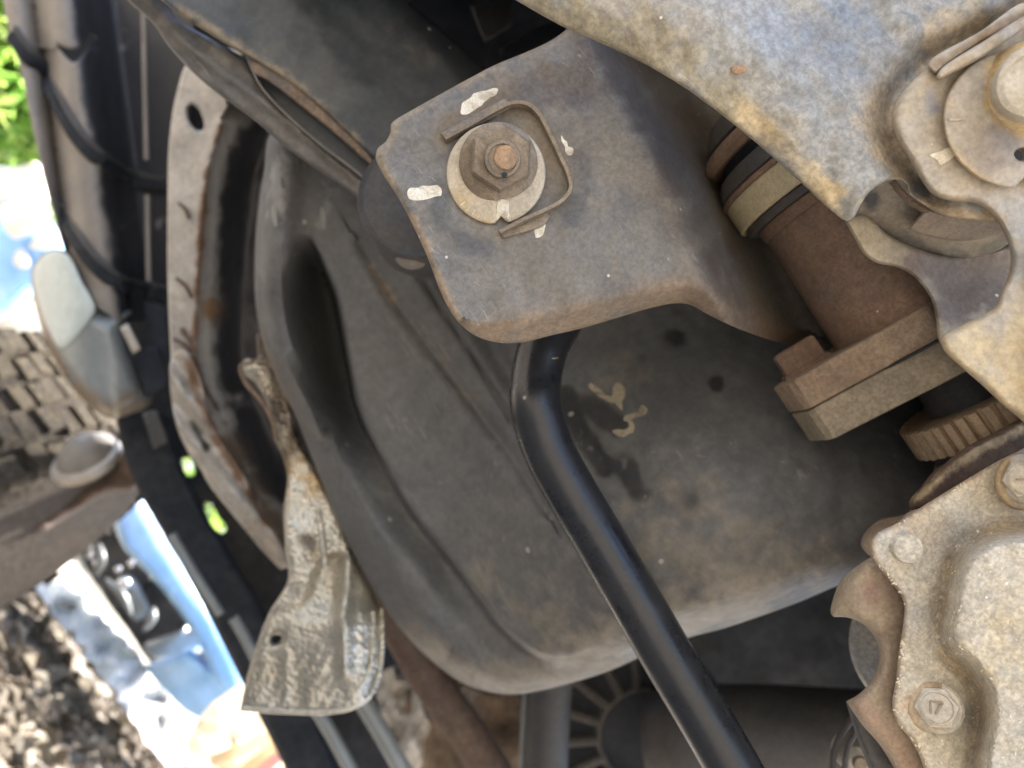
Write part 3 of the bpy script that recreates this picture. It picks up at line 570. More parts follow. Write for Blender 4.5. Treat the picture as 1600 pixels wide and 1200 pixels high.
for (pts, r_, lab) in (([(1360, 1100, .50), (1330, 1125, .50), (1305, 1170, .50), (1300, 1230, .50)], .0022, 'thin outer dark cable loop beside the brown casting'), ([(1366, 1118, .49), (1340, 1140, .49), (1322, 1180, .49), (1320, 1230, .49)], .0018, 'thin inner dark cable loop beside the brown casting')):
    o = tube('cable', pathpx(pts), r_, M['darkmetal']); tagit(o, lab, 'cable')
o = thing('hose_fitting', 'small round pale fitting inside the cable loop at the bottom', 'fitting', (1335, 1185, .5))
lathe('collar', [(.0, .004), (.006, .006), (.010, .003), (.012, -.02)], (1338, 1188, .5), (-.2, .1, 1), M['shield'], o, 24)
lathe('cap', [(.0, .009), (.004, .009), (.005, .004)], (1340, 1186, .5), (-.2, .1, 1), M['flange2'], o, 24)

# upper gap
o = box('relay_box', [(735, 10), (800, 0), (800, 40), (757, 66)], .70, .03, M['darkmetal']); tagit(o, 'small blue grey box in the dark gap at the top', 'box')
o = box('gap_plate', [(780, 78), (830, 45), (880, 30), (890, 52), (840, 70), (785, 95)], .62, .01, M['underbody']); tagit(o, 'dark brown bent plate in the gap above the frame bracket', 'plate')

# ================================================================ frame beam
be = thing('frame_rail', 'dark dusty steel frame rail with folded flange and long slot', 'frame rail', (480, 120, .55))
relief('face', [(150, -80, 1), (640, -80, 1), (638, 0), (670, 28), (705, 60), (752, 100), (800, 150, 1), (800, 250, 1), (620, 300, 1), (575, 245), (520, 190), (470, 145), (425, 112), (385, 88), (330, 55), (270, 15), (240, -10)],
    lambda x, y: .50+.00008*(x-400)+.03*sst((x-y*.9-600)/110), M['beam'], be, thick=.006, er=7, ed=.006, step=8, noise=.004, ostep=6,
    tint=tintblobs([('line', [(240, -5), (385, 86), (470, 145), (560, 225)], 14, (.24, .20, .14), .75), ('pt', (640, 60), 50, (.13, .11, .09), .3)]))
relief('flange', [(150, -80, 1), (195, -5), (240, 38), (262, 70), (300, 112), (345, 150), (400, 190), (440, 225), (500, 268), (560, 310), (620, 380), (640, 330, 1), (600, 270), (560, 230), (500, 180), (430, 118), (385, 92), (330, 60), (270, 20), (240, -80, 1)],
    lambda x, y: .515-.004*gau(sdist(x, y, [(220, -10), (300, 75), (400, 150), (500, 230), (600, 320)]), 9)+.02*sst(-sdist(x, y, [(280, 0), (385, 100), (500, 200), (600, 290)])/60)*0, M['flangelip'], be, thick=.004, er=6, ed=.006, step=6, noise=.008, ostep=5,
    holes=[[(388, 96, 1), (410, 105), (450, 138), (510, 188), (560, 232), (588, 262), (592, 290), (560, 268), (500, 222), (450, 178), (412, 136), (395, 112)]])
ribbon('slot_lip', [(392, 100), (412, 140), (450, 182), (500, 226), (560, 272), (592, 300)], .512, 4, .006, M['flangelip'], be)
relief('slot_rust_edge', [(386, 86, 1), (425, 108), (470, 141), (520, 186), (575, 240), (592, 262, 1), (580, 258), (520, 206), (460, 158), (420, 128), (392, 110)], lambda x, y: .506+0*x, M['rustedge'], be, thick=.008, er=3, ed=.003, step=6,
    tint=tintblobs([('line', [(386, 90), (440, 130)], 20, (.12, .10, .085), .9)]))
relief('slot_wall', [(385, 90), (440, 120), (540, 200), (620, 280), (620, 330), (560, 290), (470, 210), (400, 140)], lambda x, y: .524+0*x, M['beam'], be, thick=.004, er=4, ed=.003, step=10)

# round bush end behind the bracket
bu = thing('rubber_bush', 'dark round rubber bush end peeking out behind the bracket corner', 'bush end', (650, 320, .44))
lathe('bush_body', [(.036, -.05), (.036, -.004), (.034, 0), (.028, .001), (.0, .001)], (655, 310, .45), (.05, .12, 1), M['darkmetal'], bu, 56)
lathe('bush_rim', [(.0335, .0), (.0365, .002), (.0375, -.002), (.0365, -.006)], (655, 310, .45), (.05, .12, 1), M['darkmetal'], bu, 56)
lathe('bush_nub', [(.0, .006), (.007, .005), (.012, -.002), (.013, -.02)], (640, 392, .46), (-.2, -.3, 1), M['roll'], bu, 30)

# ================================================================ fuel tank
tk = thing('fuel_tank', 'dusty black plastic fuel tank with moulded folds and a cream chalk scrawl', 'fuel tank', (900, 750, .55))
G1 = [(440, 250), (462, 310), (484, 360), (505, 410), (526, 465), (545, 560), (562, 640), (600, 720), (645, 800), (700, 870), (750, 935), (790, 985), (850, 1025), (930, 1030)]
GD = [(462, 350), (490, 450), (510, 560), (530, 660), (560, 740), (610, 820), (660, 900), (715, 975), (770, 1030)]
G2 = [(470, 640), (520, 720), (560, 800), (600, 880), (640, 950), (700, 1020)]
SEAM = [(640, 408), (700, 500), (760, 590), (800, 660)]
SOFT = [(560, 380), (620, 480), (680, 560), (740, 640), (800, 720), (850, 800)]
def tkd(x, y):
    s1 = -sdist(x, y, G1); d = .56+.00006*(900-x)+.004*(vnoise(x, y, 60)+.4*vnoise(x, y, 25)+.15*vnoise(x, y, 12))
    q2 = np.clip(1-np.where(x > 1110, (x-1110)/800, (x-1110)/420)**2-((y-860)/400)**2, 0, 1); d -= .10*q2**1.3
    d += .040*sst(-(-s1)/1e9)*0
    d += (.024-.008*sst((y-600)/200))*sst(.5-s1/11)*sst((y-375)/120)-.030*gau(sdist(x, y, [(432, 200), (430, 330), (432, 460), (455, 560), (500, 660)]), 34)                                   # left of the main shoulder lies deeper
    gd = sdist(x, y, GD); taper = 1
    ql = s1*-1; gd = -s1+1; wL = 36+62*sst((y-370)/120)-40*sst((y-600)/250); d += (.125-.100*sst((y-570)/200))*sst(gd/9)*(1-sst((gd-4)/wL))*sst((y-362)/60)
    g2 = sdist(x, y, G2); d += .012*sst(.5+g2/14)*sst((y-640)/60)+.006*gau(g2-8, 12)*sst((y-640)/60)
    d += .006*gau(sdist(x, y, SEAM), 4.0)-.003*sst(.5-sdist(x, y, SEAM)/8)*gau(sdist(x, y, SEAM), 40)
    sf = sdist(x, y, SOFT); d += .005*gau(sf, 12)-.006*sst(.5+sf/16)*gau(sf, 50)
    q = sdist(x, y, [(600, 260), (690, 420), (780, 560), (860, 700)]); d += .006*gau(q, 14)
    bot = sdist(x, y, [(1300, 860), (1230, 925), (1150, 955), (1060, 968), (1000, 990)]); d += .010*sst(-bot/14+.5)*sst((x-980)/60)*sst((1330-x)/90)*(y > 900)
    d += .02*gau(np.hypot((x-960)/1.0-(y-700)*.5, (y-690)/2.2), 40)*.35   # shallow hollow beside the hose
    q = np.clip((y-(1110-.17*x+40))/200*0, 0, 1)
    return d
toutline = [(430, 200), (412, 270), (402, 340), (398, 410), (400, 480), (412, 540), (436, 600), (462, 650), (485, 710), (512, 775), (545, 850), (580, 915), (612, 965), (650, 1010), (690, 1045), (720, 1066), (760, 1080), (800, 1085), (850, 1078), (900, 1065), (960, 1045), (1010, 1022), (1070, 998), (1130, 982), (1190, 962), (1250, 940), (1310, 915), (1420, 880), (1600, 800), (1700, 650), (1600, 350), (1400, 220), (1000, 180), (700, 180)]
BRN = (.175, .160, .135); BR2 = (.23, .21, .175); DKS = (.035, .036, .038)
relief('tank_shell', toutline, tkd, M['tank'], tk, thick=.05, er=60, ed=.055, step=4.5, ostep=5, sharp=60,
    tint=tintblobs([('pt', (1120, 900), 150, BRN, .5), ('pt', (1000, 820), 110, BRN, .3), ('line', [(880, 1030), (1000, 990), (1200, 930), (1290, 880)], 45, BR2, .5), ('line', [(640, 980), (740, 1050), (860, 1060), (960, 1030)], 26, BRN, .7), ('pt', (850, 960), 60, BRN, .45),
        ('line', [(580, 420), (615, 470)], 7, (.24, .19, .14), .5), ('line', [(680, 560), (760, 660)], 18, (.14, .125, .105), .4), ('pt', (960, 600), 60, BRN, .45), ('line', [(398, 520), (430, 590), (450, 640)], 14, (.2, .16, .12), .5),
        ('line', [(885, 620), (905, 670), (945, 730)], 13, DKS, 2.2), ('line', [(925, 635), (965, 665)], 17, DKS, 1.6), ('line', [(972, 725), (1000, 765)], 15, DKS, 2.0), ('pt', (1120, 598), 13, DKS, .9), ('pt', (1055, 530), 18, DKS, .6), ('pt', (1080, 780), 16, DKS, .6), ('pt', (1005, 560), 10, DKS, .5),
        ('line', [(440, 260), (425, 330)], 16, (.24, .24, .23), .6), ('line', [(515, 300), (500, 350)], 14, (.2, .2, .19), .4), ('pt', (760, 900), 30, (.17, .16, .14), .6)]))
ribbon('seam_strip', SEAM, lambda x, y: tkd(x, y), 3.5, .0006, M['black'], tk)
paint('chalk_mark', [(920, 602), (924, 599), (935, 607), (945, 614), (957, 619), (958, 606), (963, 599), (971, 600), (977, 608), (977, 618), (972, 628), (972, 640), (966, 634), (961, 630), (948, 627), (934, 618), (925, 610)], tkd, M['cream'], tk, t=.00016)
paint('chalk_mark', [(975, 652), (985, 646), (996, 643), (1000, 636), (1004, 633), (1011, 640), (1011, 647), (1003, 651), (994, 653), (989, 657), (992, 664), (991, 671), (983, 679), (972, 682), (961, 679), (957, 673), (964, 671), (974, 672), (981, 668), (982, 660), (976, 657)], tkd, M['cream'], tk, t=.00016)
for (cx_, cy_) in ((476, 592), (488, 612), (496, 628), (507, 640), (490, 604), (503, 662), (512, 678), (500, 618)):
    paint('moulded_mark', [(cx_-3, cy_-8), (cx_+3, cy_-6), (cx_+4, cy_+7), (cx_-2, cy_+6)], tkd, M['tank'], tk, t=.0012, rough=1)
for (a, b, ln) in ((428, 338, 16), (440, 285, 9), (503, 340, 18)):
    paint('shiny_scuff', [(a-3, b-ln), (a+2, b-ln+2), (a+5, b+ln), (a+1, b+ln)], tkd, M['fender'], tk, t=.0008, rough=1)

# ================================================================ black hose
hp = tube('black_pipe', pathpx([(900, 440, .47), (872, 500, .455), (850, 540, .445), (838, 590, .44), (838, 640, .43), (856, 700, .43), (890, 765, .43), (935, 840, .43), (985, 925, .425), (1040, 1020, .42), (1100, 1120, .415), (1160, 1225, .41), (1200, 1300, .41)], 6), .0152, M['pipe'], None, seg=40)
tagit(hp, 'glossy black bent pipe crossing in front of the tank', 'pipe')

# ================================================================ propeller shaft and pinion
ax2 = np.array([.52, -.85]); ax2 /= np.linalg.norm(ax2)                     # in camera x,y (down right)
axv = np.array([ax2[0], ax2[1], .12]); axv /= np.linalg.norm(axv)
DS = .44; k_ = DS/F
def axp(t): return P(1295, 292, DS)+axv*t*k_*1.0
ps = thing('propeller_shaft', 'rust brown propeller shaft joint with dusty bands, square flange and toothed ring', 'propeller shaft', (1350, 420, DS))
def cyl(name, t0, t1, r0, r1, m_, bev=4, seg=72, squash=None, rot=0):
    L = (t1-t0)*k_; b = bev*k_; return lathe(name, [(0, 0), (r0*k_-b, 0), (r0*k_, b), (r1*k_, L-b), (r1*k_-b, L), (0, L)], axp(t0), axv, M[m_], ps, seg, squash, rot, 30, cam_pt=True)
cyl('boot_end', -175, -135, 112, 126, 'darkmetal', 8)
cyl('boot_ring', -136, -112, 142, 142, 'yoke', 9)
cyl('boot_groove', -113, -92, 118, 118, 'black', 1)
cyl('boot_shoulder', -94, -62, 138, 147, 'darkmetal', 6)
cyl('thin_ring', -64, -56, 149, 149, 'yoke', 2)
cyl('dust_band', -56, -12, 146, 146, 'band', 2)
cyl('dark_ring', -12, 2, 139, 138, 'darkmetal', 3)
cyl('joint_lip', 1, 22, 124, 122, 'yoke', 3)
cyl('joint_body', 20, 226, 119, 126, 'yoke', 3)
sq = lambda t: 1/max(abs(math.cos(((t+math.pi/4) % (math.pi/2))-math.pi/4)), .5)
def sqr(n_=12):
    return lambda t: (abs(math.cos(t))**n_+abs(math.sin(t))**n_)**(-1/n_)
RT = .95
cyl('flange', 222, 272, 176, 176, 'flange', 2, 160, sqr(18), RT) if 0 else None
def prism(name, t0, t1, hw, m_, rot, bev=3, ctr=(0, 0)):
    """square plate across the shaft"""
    u, v, a = frame(axv); V = []; Fc = []
    def corner(k, s): t = rot+k*math.pi/2; return (u*math.cos(t)+v*math.sin(t))*s*1.41421*k_
    secs = [(t0, hw-bev), (t0+bev, hw), (t1-bev, hw), (t1, hw-bev)]
    for (t, s) in secs:
        for k in range(4): V.append(axp(t)+corner(k, s))
    for i in range(3):
        for k in range(4): Fc.append((i*4+k, i*4+(k+1) % 4, (i+1)*4+(k+1) % 4, (i+1)*4+k))
    Fc += [(3, 2, 1, 0), (12, 13, 14, 15)]
    return mk(name, V, Fc, M[m_], ps, False)
def slab(name, t0, t1, m_, poly):
    left = np.array([-.85, -.52, 0]); left = left-left.dot(axv)*axv; left /= np.linalg.norm(left); tow = np.cross(axv, left); tow *= np.sign(tow[2]); V = []; Fc = []; n = len(poly)
    for (t, q) in ((t0, .985), (t0+2, 1), (t1-2, 1), (t1, .985)):
        for (a, b) in poly: V.append(axp(t)+(left*a*q+tow*b*q)*k_)
    for i in range(3):
        for k in range(n): Fc.append((i*n+k, i*n+(k+1) % n, (i+1)*n+(k+1) % n, (i+1)*n+k))
    Fc += [tuple(range(n-1, -1, -1)), tuple(range(3*n, 4*n))]; return mk(name, V, Fc, M[m_], ps, False)
FP = [(228, -60), (230, 20), (224, 34), (52, 128), (46, 128), (-120, 104), (-232, 30), (-232, -80), (-60, -150), (120, -150)]
slab('flange', 223, 271, 'flange', FP); slab('companion_flange', 272.5, 326, 'flange2', [(a*.99, b-1.5) for a, b in FP])
cyl('flange_seam', 270.5, 273, 150, 150, 'black', .5)
def onax(px, py):
    return P(px, py, 1.0)
def hexat(name, px, py, d, r, h, m_, rot=.2, bev=.1):
    return hexnut(name, r, h, (px, py, d), -axv, M[m_], ps, rot, bev)
lathe('flange_bolt', [(0, -.002), (.017, -.002), (.017, .003), (.0145, .004), (.0145, .0155), (.013, .017), (0, .017)], (1262, 578, .445), -axv, M['yoke'], ps, 6, sharp=20)
cyl('flange_bolt_pad', 180, 224, 90, 90, 'yoke', 4) if 0 else None
lathe('flange_bolt', [(0, -.002), (.019, -.002), (.0165, .012), (.015, .014), (0, .014)], (1420, 468, .405), -axv, M['yoke'], ps, 6, sharp=20)
cyl('pinion_neck', 325, 395, 62, 70, 'darkmetal', 4)
# toothed ring
V, Fc = [], []; u_, v_, a_ = frame(axv); NT = 40; r0, r1 = 106*k_, 116*k_; L0, L1 = 383, 428
segs = []
for i in range(NT):
    for (fr, rr) in ((.0, r0), (.30, r0), (.36, r1), (.94, r1)): segs.append(((i+fr)/NT*2*math.pi, rr))
m_ = len(segs)
for (t, dr) in ((L0, -50*k_), (L0, 0), (L1, 0), (L1, -50*k_)):
    for (th, rr) in segs: V.append(axp(t)+(u_*math.cos(th)+v_*math.sin(th))*(rr+dr))
for i in range(3):
    for k in range(m_): k2 = (k+1) % m_; Fc.append((i*m_+k, i*m_+k2, (i+1)*m_+k2, (i+1)*m_+k))
mk('toothed_ring', V, Fc, M['gear'], ps, False)
cyl('pinion_seal', 425, 460, 96, 100, 'darkmetal', 3)
cyl('pinion_nose', 455, 620, 110, 150, 'diffside', 8)

# ================================================================ frame bracket with cam bolt
br = thing('frame_bracket', 'dusty steel frame bracket with cam bolt and white paint marks', 'bracket', (850, 350, .36))
FOLD = [(905, 0), (950, 90), (1010, 200), (1060, 290), (1095, 380), (1135, 470), (1180, 570)]
def brd(x, y):
    d = .372-.00004*(y-270)*(1)+.00002*(x-780)
    s = sdist(x, y, FOLD); d += .122*sst((-s+22)/118)
    d += .005*gau(np.hypot(x-930, y-420), 90)*-1
    d += .003*(vnoise(x, y, 60)+.4*vnoise(x, y, 25)+.15*vnoise(x, y, 12))
    bott = sdist(x, y, [(740, 500), (800, 500), (900, 475), (1000, 450), (1060, 440), (1110, 455), (1240, 510)])
    d += .016*sst((bott)/40)
    return d
brol = [(890, 40), (760, 108), (690, 146), (640, 174), (618, 187), (611, 194), (610, 207), (603, 221), (591, 231), (587, 245), (596, 268), (620, 305), (645, 352), (668, 402), (688, 455), (706, 490), (725, 512), (750, 528), (785, 536), (815, 535), (862, 524), (905, 514), (960, 498), (1010, 483), (1055, 474), (1078, 476), (1098, 487), (1140, 508), (1200, 530), (1245, 543), (1300, 560, 1), (1400, 400, 1), (1300, 150, 1), (1000, -60, 1), (920, -60, 1)]
BB = (.10, .10, .10); RB = (.20, .145, .095)
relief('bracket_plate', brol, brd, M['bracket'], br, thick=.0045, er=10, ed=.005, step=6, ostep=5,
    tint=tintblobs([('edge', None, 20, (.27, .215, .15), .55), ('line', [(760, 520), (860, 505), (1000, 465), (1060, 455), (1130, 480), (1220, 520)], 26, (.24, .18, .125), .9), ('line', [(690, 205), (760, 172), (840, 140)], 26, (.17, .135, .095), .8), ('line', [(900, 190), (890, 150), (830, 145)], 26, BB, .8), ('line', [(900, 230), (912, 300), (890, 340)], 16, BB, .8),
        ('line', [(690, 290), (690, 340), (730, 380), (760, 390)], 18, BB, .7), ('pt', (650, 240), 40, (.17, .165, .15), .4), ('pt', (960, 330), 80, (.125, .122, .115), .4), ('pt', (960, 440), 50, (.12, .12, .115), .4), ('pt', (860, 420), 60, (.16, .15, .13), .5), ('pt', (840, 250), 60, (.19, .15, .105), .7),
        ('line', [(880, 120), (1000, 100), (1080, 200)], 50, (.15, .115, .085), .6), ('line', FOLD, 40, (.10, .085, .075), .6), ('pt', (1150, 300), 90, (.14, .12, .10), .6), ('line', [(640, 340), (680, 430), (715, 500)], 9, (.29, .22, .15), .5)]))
gd_ = lambda x, y: brd(x, y)
ribbon('guide_rib', [(697, 222), (735, 201), (775, 178), (800, 167), (822, 168), (840, 182), (856, 210), (875, 250), (888, 280), (890, 300), (876, 318), (850, 332), (815, 348), (781, 366)], lambda x, y: brd(x, y), 7.5, .006, M['nut'], br)
relief('guide_step', [(688, 208, 1), (728, 186), (765, 166), (790, 152, 1), (800, 168, 1), (760, 190), (697, 224, 1)], lambda x, y: brd(x, y)-.0035, M['nut'], br, thick=.004, er=3, ed=.002, step=7)
relief('guide_step', [(781, 360, 1), (815, 346), (850, 330), (862, 336, 1), (850, 352), (784, 374, 1)], lambda x, y: brd(x, y)-.002, M['nut'], br, thick=.003, er=3, ed=.002, step=7)
nb = np.array([.06, -.22, 1.]); nb /= np.linalg.norm(nb)
cb = thing('cam_bolt', 'rusty cam bolt with flanged hex nut on a pale notched washer', 'cam bolt', (780, 265, .36))
wc = (775, 271); dw = .3655; kw = dw/F
wo = [(wc[0]+77.5*math.cos(t), wc[1]+79.5*math.sin(t)) for t in np.linspace(0, 2*math.pi, 49)[:-1]]
wo2 = []
for p in wo:
    if abs(p[0]-783) < 10 and p[1] > 300: continue
    wo2.append(p)
ang = lambda p: math.atan2(p[1]-wc[1], p[0]-wc[0])
wo2 += [(774, 349, 1), (777, 345, 1), (783, 339), (789, 345, 1), (793, 347, 1)]; wo2.sort(key=ang)
wf = lambda x, y: dw+.00003*(x-775)*0+0*x
relief('cam_washer', wo2, wf, M['washer'], cb, thick=.0045, er=3.5, ed=.0012, step=7, ostep=5, tint=tintblobs([('pt', (790, 220), 40, (.2, .16, .12), .8), ('line', [(715, 300), (730, 330), (760, 345)], 12, (.45, .36, .22), .6)]))
paint('washer_mark', [(778, 314), (792, 312), (795, 330), (794, 344), (786, 341), (783, 336), (777, 344), (776, 330)], wf, M['paint'], cb, t=.0005, rough=1.5)
for a in (52, 62, 72, 104, 112, 120, 128, 138):
    t = R(a); r_a, r_b = 66, 74
    tube('graduation_mark', [P(wc[0]+r*math.cos(t), wc[1]+r*math.sin(t), dw-.0001) for r in (r_a, (r_a+r_b)/2, r_b)], .00022, M['paint'], cb, 6)
dn = dw-.0015; kn = dn/F
NR = .35
lathe('nut_flange', [(61*kn, -.004), (61.5*kn, .0), (60.5*kn, .0016), (57*kn, .0024), (48*kn, .0034), (.0, .0034)], (779, 255, dn), nb, M['nut'], cb, 64)
hexnut('hex_nut', 51*kn, .0115, (782, 249, dn-.002), nb, M['nut'], cb, rot=R(28), bev=.09)
lathe('bolt_collar', [(28*kn, 0), (28*kn, .0125), (26.5*kn, .0145), (22*kn, .0148), (21*kn, .0136), (0, .0136)], (783, 252, dn-.003), nb, M['nut'], cb, 48)
lathe('bolt_tip', [(19*kn, 0), (19*kn, .0150), (16.5*kn, .0160), (8*kn, .0162), (0, .0158)], (788, 250, dn-.002), nb, M['boltend'], cb, 40, jit=.05)
lathe('thread_notch', [(4.2*kn, 0), (4.2*kn, .0151), (0, .0151)], (786, 276, dn-.003), nb, M['black'], cb, 12)
# paint marks on the bracket
pm = [[(637, 299), (641, 294), (660, 292), (683, 291), (688, 296), (688, 304), (681, 308), (658, 311), (642, 313), (638, 309)],
      [(719, 168), (722, 160), (735, 150), (752, 143), (768, 139), (779, 139), (772, 148), (758, 160), (742, 170), (728, 179), (721, 177)],
      [(876, 213), (882, 217), (889, 228), (897, 235), (894, 241), (887, 241), (882, 229)],
      [(833, 357), (842, 353), (851, 349), (853, 358), (849, 368), (838, 373), (835, 366)]]
for q in pm: paint('paint_mark', q, brd, M['paint'], br, t=.00025, rough=4)

# ================================================================ control arm sheet (upper right)
ca = thing('control_arm', 'large grey blue dusty pressed steel arm with ochre stained edge', 'control arm', (1200, 150, .33))
EDG = [(800, -5), (880, 40), (1000, 95), (1060, 130), (1110, 165), (1180, 222), (1250, 285), (1320, 343)]
LOBE = [(1640, 10), (1540, 55), (1455, 98), (1415, 130), (1392, 165), (1388, 195), (1398, 225), (1430, 275), (1455, 310)]
def cad(x, y):
    s, _ = seg_dist(x, y, cat_(EDG, False, 15), False)
    d = .315+.012*np.clip(1-s/120, 0, 1)**2+.008*gau(np.hypot(x-1300, y+40), 160)
    l = sdist(x, y, LOBE); d += .012*gau(l, 26)
    d += .007*gau(np.hypot(x-1450, y-285), 20)
    return d
OC = (.50, .40, .24); GB = (.20, .22, .245)
caol = [(700, -60, 1), (800, -3), (880, 42), (940, 68), (1000, 96), (1060, 131), (1110, 166), (1180, 222), (1250, 284), (1300, 330), (1322, 345), (1334, 340), (1342, 325), (1356, 303), (1374, 288), (1392, 281), (1408, 282), (1417, 290), (1419, 302), (1440, 318), (1470, 335), (1510, 345), (1600, 350), (1700, 350, 1), (1700, -60, 1)]
relief('arm_sheet', caol, cad, M['arm'], ca, thick=.004, er=7, ed=.004, step=7, noise=.004, ostep=5,
    tint=tintblobs([('edge', None, 26, (.42, .36, .25), .5), ('line', [(830, 10), (960, 60), (1060, 100), (1130, 150)], 45, (.33, .295, .21), .7), ('line', [(1170, 175), (1240, 245), (1300, 300)], 20, OC, .9), ('line', LOBE, 34, (.40, .335, .25), .7), ('pt', (1330, 60), 70, GB, .6), ('pt', (1250, 60), 40, GB, .5), ('pt', (1220, 260), 40, (.25, .28, .30), .6), ('pt', (1370, 200), 36, (.42, .35, .25), .7), ('pt', (1480, 60), 60, (.42, .345, .24), .6), ('pt', (1440, 295), 20, (.16, .17, .19), .9), ('pt', (1180, 60), 60, (.32, .34, .35), .4), ('pt', (1000, 50), 50, (.27, .23, .16), .5), ('line', [(1440, 325), (1520, 340), (1580, 350)], 14, (.42, .33, .22), .8)]))
relief('rust_chip', [(1141, 106), (1152, 102), (1165, 103), (1168, 109), (1160, 115), (1146, 115)], lambda x, y: cad(x, y)-.0008, M['boltend'], ca, thick=.0008, er=2, ed=.0006, step=4)

sl_ = thing('bush_sleeve', 'curved dusty steel sleeve visible through the notch of the arm', 'sleeve', (1450, 360, .35))
relief('sleeve', [(1334, 345), (1345, 300), (1385, 270), (1440, 290), (1500, 320), (1600, 340), (1590, 370), (1572, 384), (1545, 398), (1505, 407), (1470, 405), (1440, 396), (1405, 379), (1372, 357), (1350, 345)],
    lambda x, y: .340+.00032*np.maximum(sdist(x, y, [(1300, 250), (1400, 270), (1500, 300), (1640, 320)]), 0), M['bracket2'], sl_, thick=.01, er=9, ed=.008, step=6, tint=tintblobs([('line', [(1375, 350), (1440, 388), (1520, 398), (1590, 370)], 14, (.26, .24, .20), .8), ('pt', (1365, 310), 24, (.10, .10, .11), .9)]))
relief('sleeve_band', [(1418, 358, 1), (1447, 327, 1), (1490, 338), (1560, 345), (1640, 330, 1), (1640, 350, 1), (1575, 362), (1530, 374), (1490, 376), (1455, 370)], lambda x, y: .334+.00035*(y-325), M['diffside'], sl_, thick=.008, er=4, ed=.003, step=6)
ribbon('split_lip', [(1392, 284), (1408, 303), (1430, 322), (1448, 331)], .337, 5, .003, M['rustedge'], sl_)

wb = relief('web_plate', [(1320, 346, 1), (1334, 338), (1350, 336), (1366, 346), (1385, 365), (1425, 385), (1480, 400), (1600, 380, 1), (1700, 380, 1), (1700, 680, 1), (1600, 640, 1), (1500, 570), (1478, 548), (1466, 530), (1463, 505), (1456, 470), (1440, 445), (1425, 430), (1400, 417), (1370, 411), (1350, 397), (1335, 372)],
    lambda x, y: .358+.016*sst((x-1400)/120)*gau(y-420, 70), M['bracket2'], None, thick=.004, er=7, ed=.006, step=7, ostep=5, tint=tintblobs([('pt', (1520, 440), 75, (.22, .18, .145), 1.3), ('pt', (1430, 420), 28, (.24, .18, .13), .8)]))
tagit(wb, 'brown grey web plate recessed inside the concave opening of the axle bracket', 'web plate')

# ================================================================ axle bracket (right)
ab = thing('axle_bracket', 'tan dusted bracket with round washer and big nut at the right edge', 'axle bracket', (1520, 300, .31))
abol = [(1700, -20, 1), (1600, 26), (1540, 56), (1465, 96), (1422, 130), (1400, 160), (1394, 185), (1400, 213), (1420, 247), (1440, 282), (1458, 304), (1486, 314), (1525, 318), (1552, 338), (1570, 368), (1579, 400), (1575, 432), (1562, 460), (1556, 478), (1540, 490), (1505, 507), (1478, 521), (1470, 530), (1474, 546), (1500, 572), (1530, 598), (1570, 635), (1605, 665), (1700, 760, 1)]
def abd(x, y):
    l = sdist(x, y, [(1600, 60), (1500, 110), (1450, 180), (1480, 260), (1580, 320), (1640, 400)])
    return .306+.003*(vnoise(x, y, 60)+.4*vnoise(x, y, 25))+.00001*(1600-x)+.004*gau(l, 30)*0-.003*sst((y-470)/60)-.006*sst((x-1580)/60)*sst((y-330)/80)
relief('bracket_plate', abol, abd, M['bracket2'], ab, thick=.006, er=12, ed=.007, step=6, ostep=5,
    tint=tintblobs([('line', [(1480, 535), (1530, 560), (1600, 620), (1650, 600), (1600, 520)], 55, (.50, .41, .26), 1.0), ('pt', (1600, 400), 45, (.30, .32, .33), .8), ('pt', (1600, 340), 40, (.34, .335, .31), .6), ('pt', (1465, 160), 26, (.27, .27, .28), .6), ('pt', (1500, 250), 30, (.34, .32, .28), .5), ('edge', None, 10, (.44, .34, .22), .5)]))
paint('paint_mark', [(1452, 243), (1470, 236), (1484, 231), (1492, 243), (1484, 250), (1468, 258), (1464, 250)], abd, M['paint'], ab, t=.0005)
relief('guide_rail', [(1462, 121, 1), (1470, 108), (1540, 62), (1620, 12, 1), (1660, 10, 1), (1600, 46), (1530, 92), (1468, 124, 1)], lambda x, y: abd(x, y)-.008-.00005*(x-1460), M['bracket2'], ab, thick=.012, er=5, ed=.004, step=5, noise=.004, tint=tintblobs([('line', [(1462, 100), (1600, 20)], 9, (.28, .22, .15), .8)]))
relief('guide_rail', [(1448, 104, 1), (1456, 92), (1530, 50), (1600, 5), (1610, 20), (1540, 62), (1470, 108), (1464, 116, 1)], lambda x, y: abd(x, y)-.004, M['bracket2'], ab, thick=.006, er=4, ed=.003, step=5, noise=.004, tint=tintblobs([('line', [(1462, 100), (1600, 20)], 9, (.30, .22, .14), .8)]))
ac = thing('arm_cam_bolt', 'tan dusted big bolt on round washer at the right edge', 'bolt', (1590, 180, .30))
da = .301; ka = da/F
wq = [(1590+116*math.cos(t), 186+108*math.sin(t)) for t in np.linspace(0, 2*math.pi, 41)[:-1]]
wq = [p for p in wq if not (p[0] > 1585 and p[1] > 270)]+[(1585, 292, 1), (1592, 285, 1), (1600, 278, 1), (1640, 290)]
wq.sort(key=lambda p: math.atan2(p[1]-186, p[0]-1590))
relief('cam_washer', wq, lambda x, y: da+0*x, M['bracket2'], ac, thick=.005, er=5, ed=.002, step=6, ostep=6, noise=.0015, holes=[[(1584, 240), (1592, 232), (1606, 234), (1606, 250), (1590, 250)]],
    tint=tintblobs([('pt', (1540, 240), 50, (.30, .25, .19), .8), ('line', [(1480, 160), (1485, 230), (1540, 290)], 8, (.5, .38, .22), .7), ('pt', (1570, 210), 30, (.22, .20, .19), .6), ('line', [(1550, 110), (1550, 160), (1600, 200)], 14, (.52, .38, .18), .9)]))
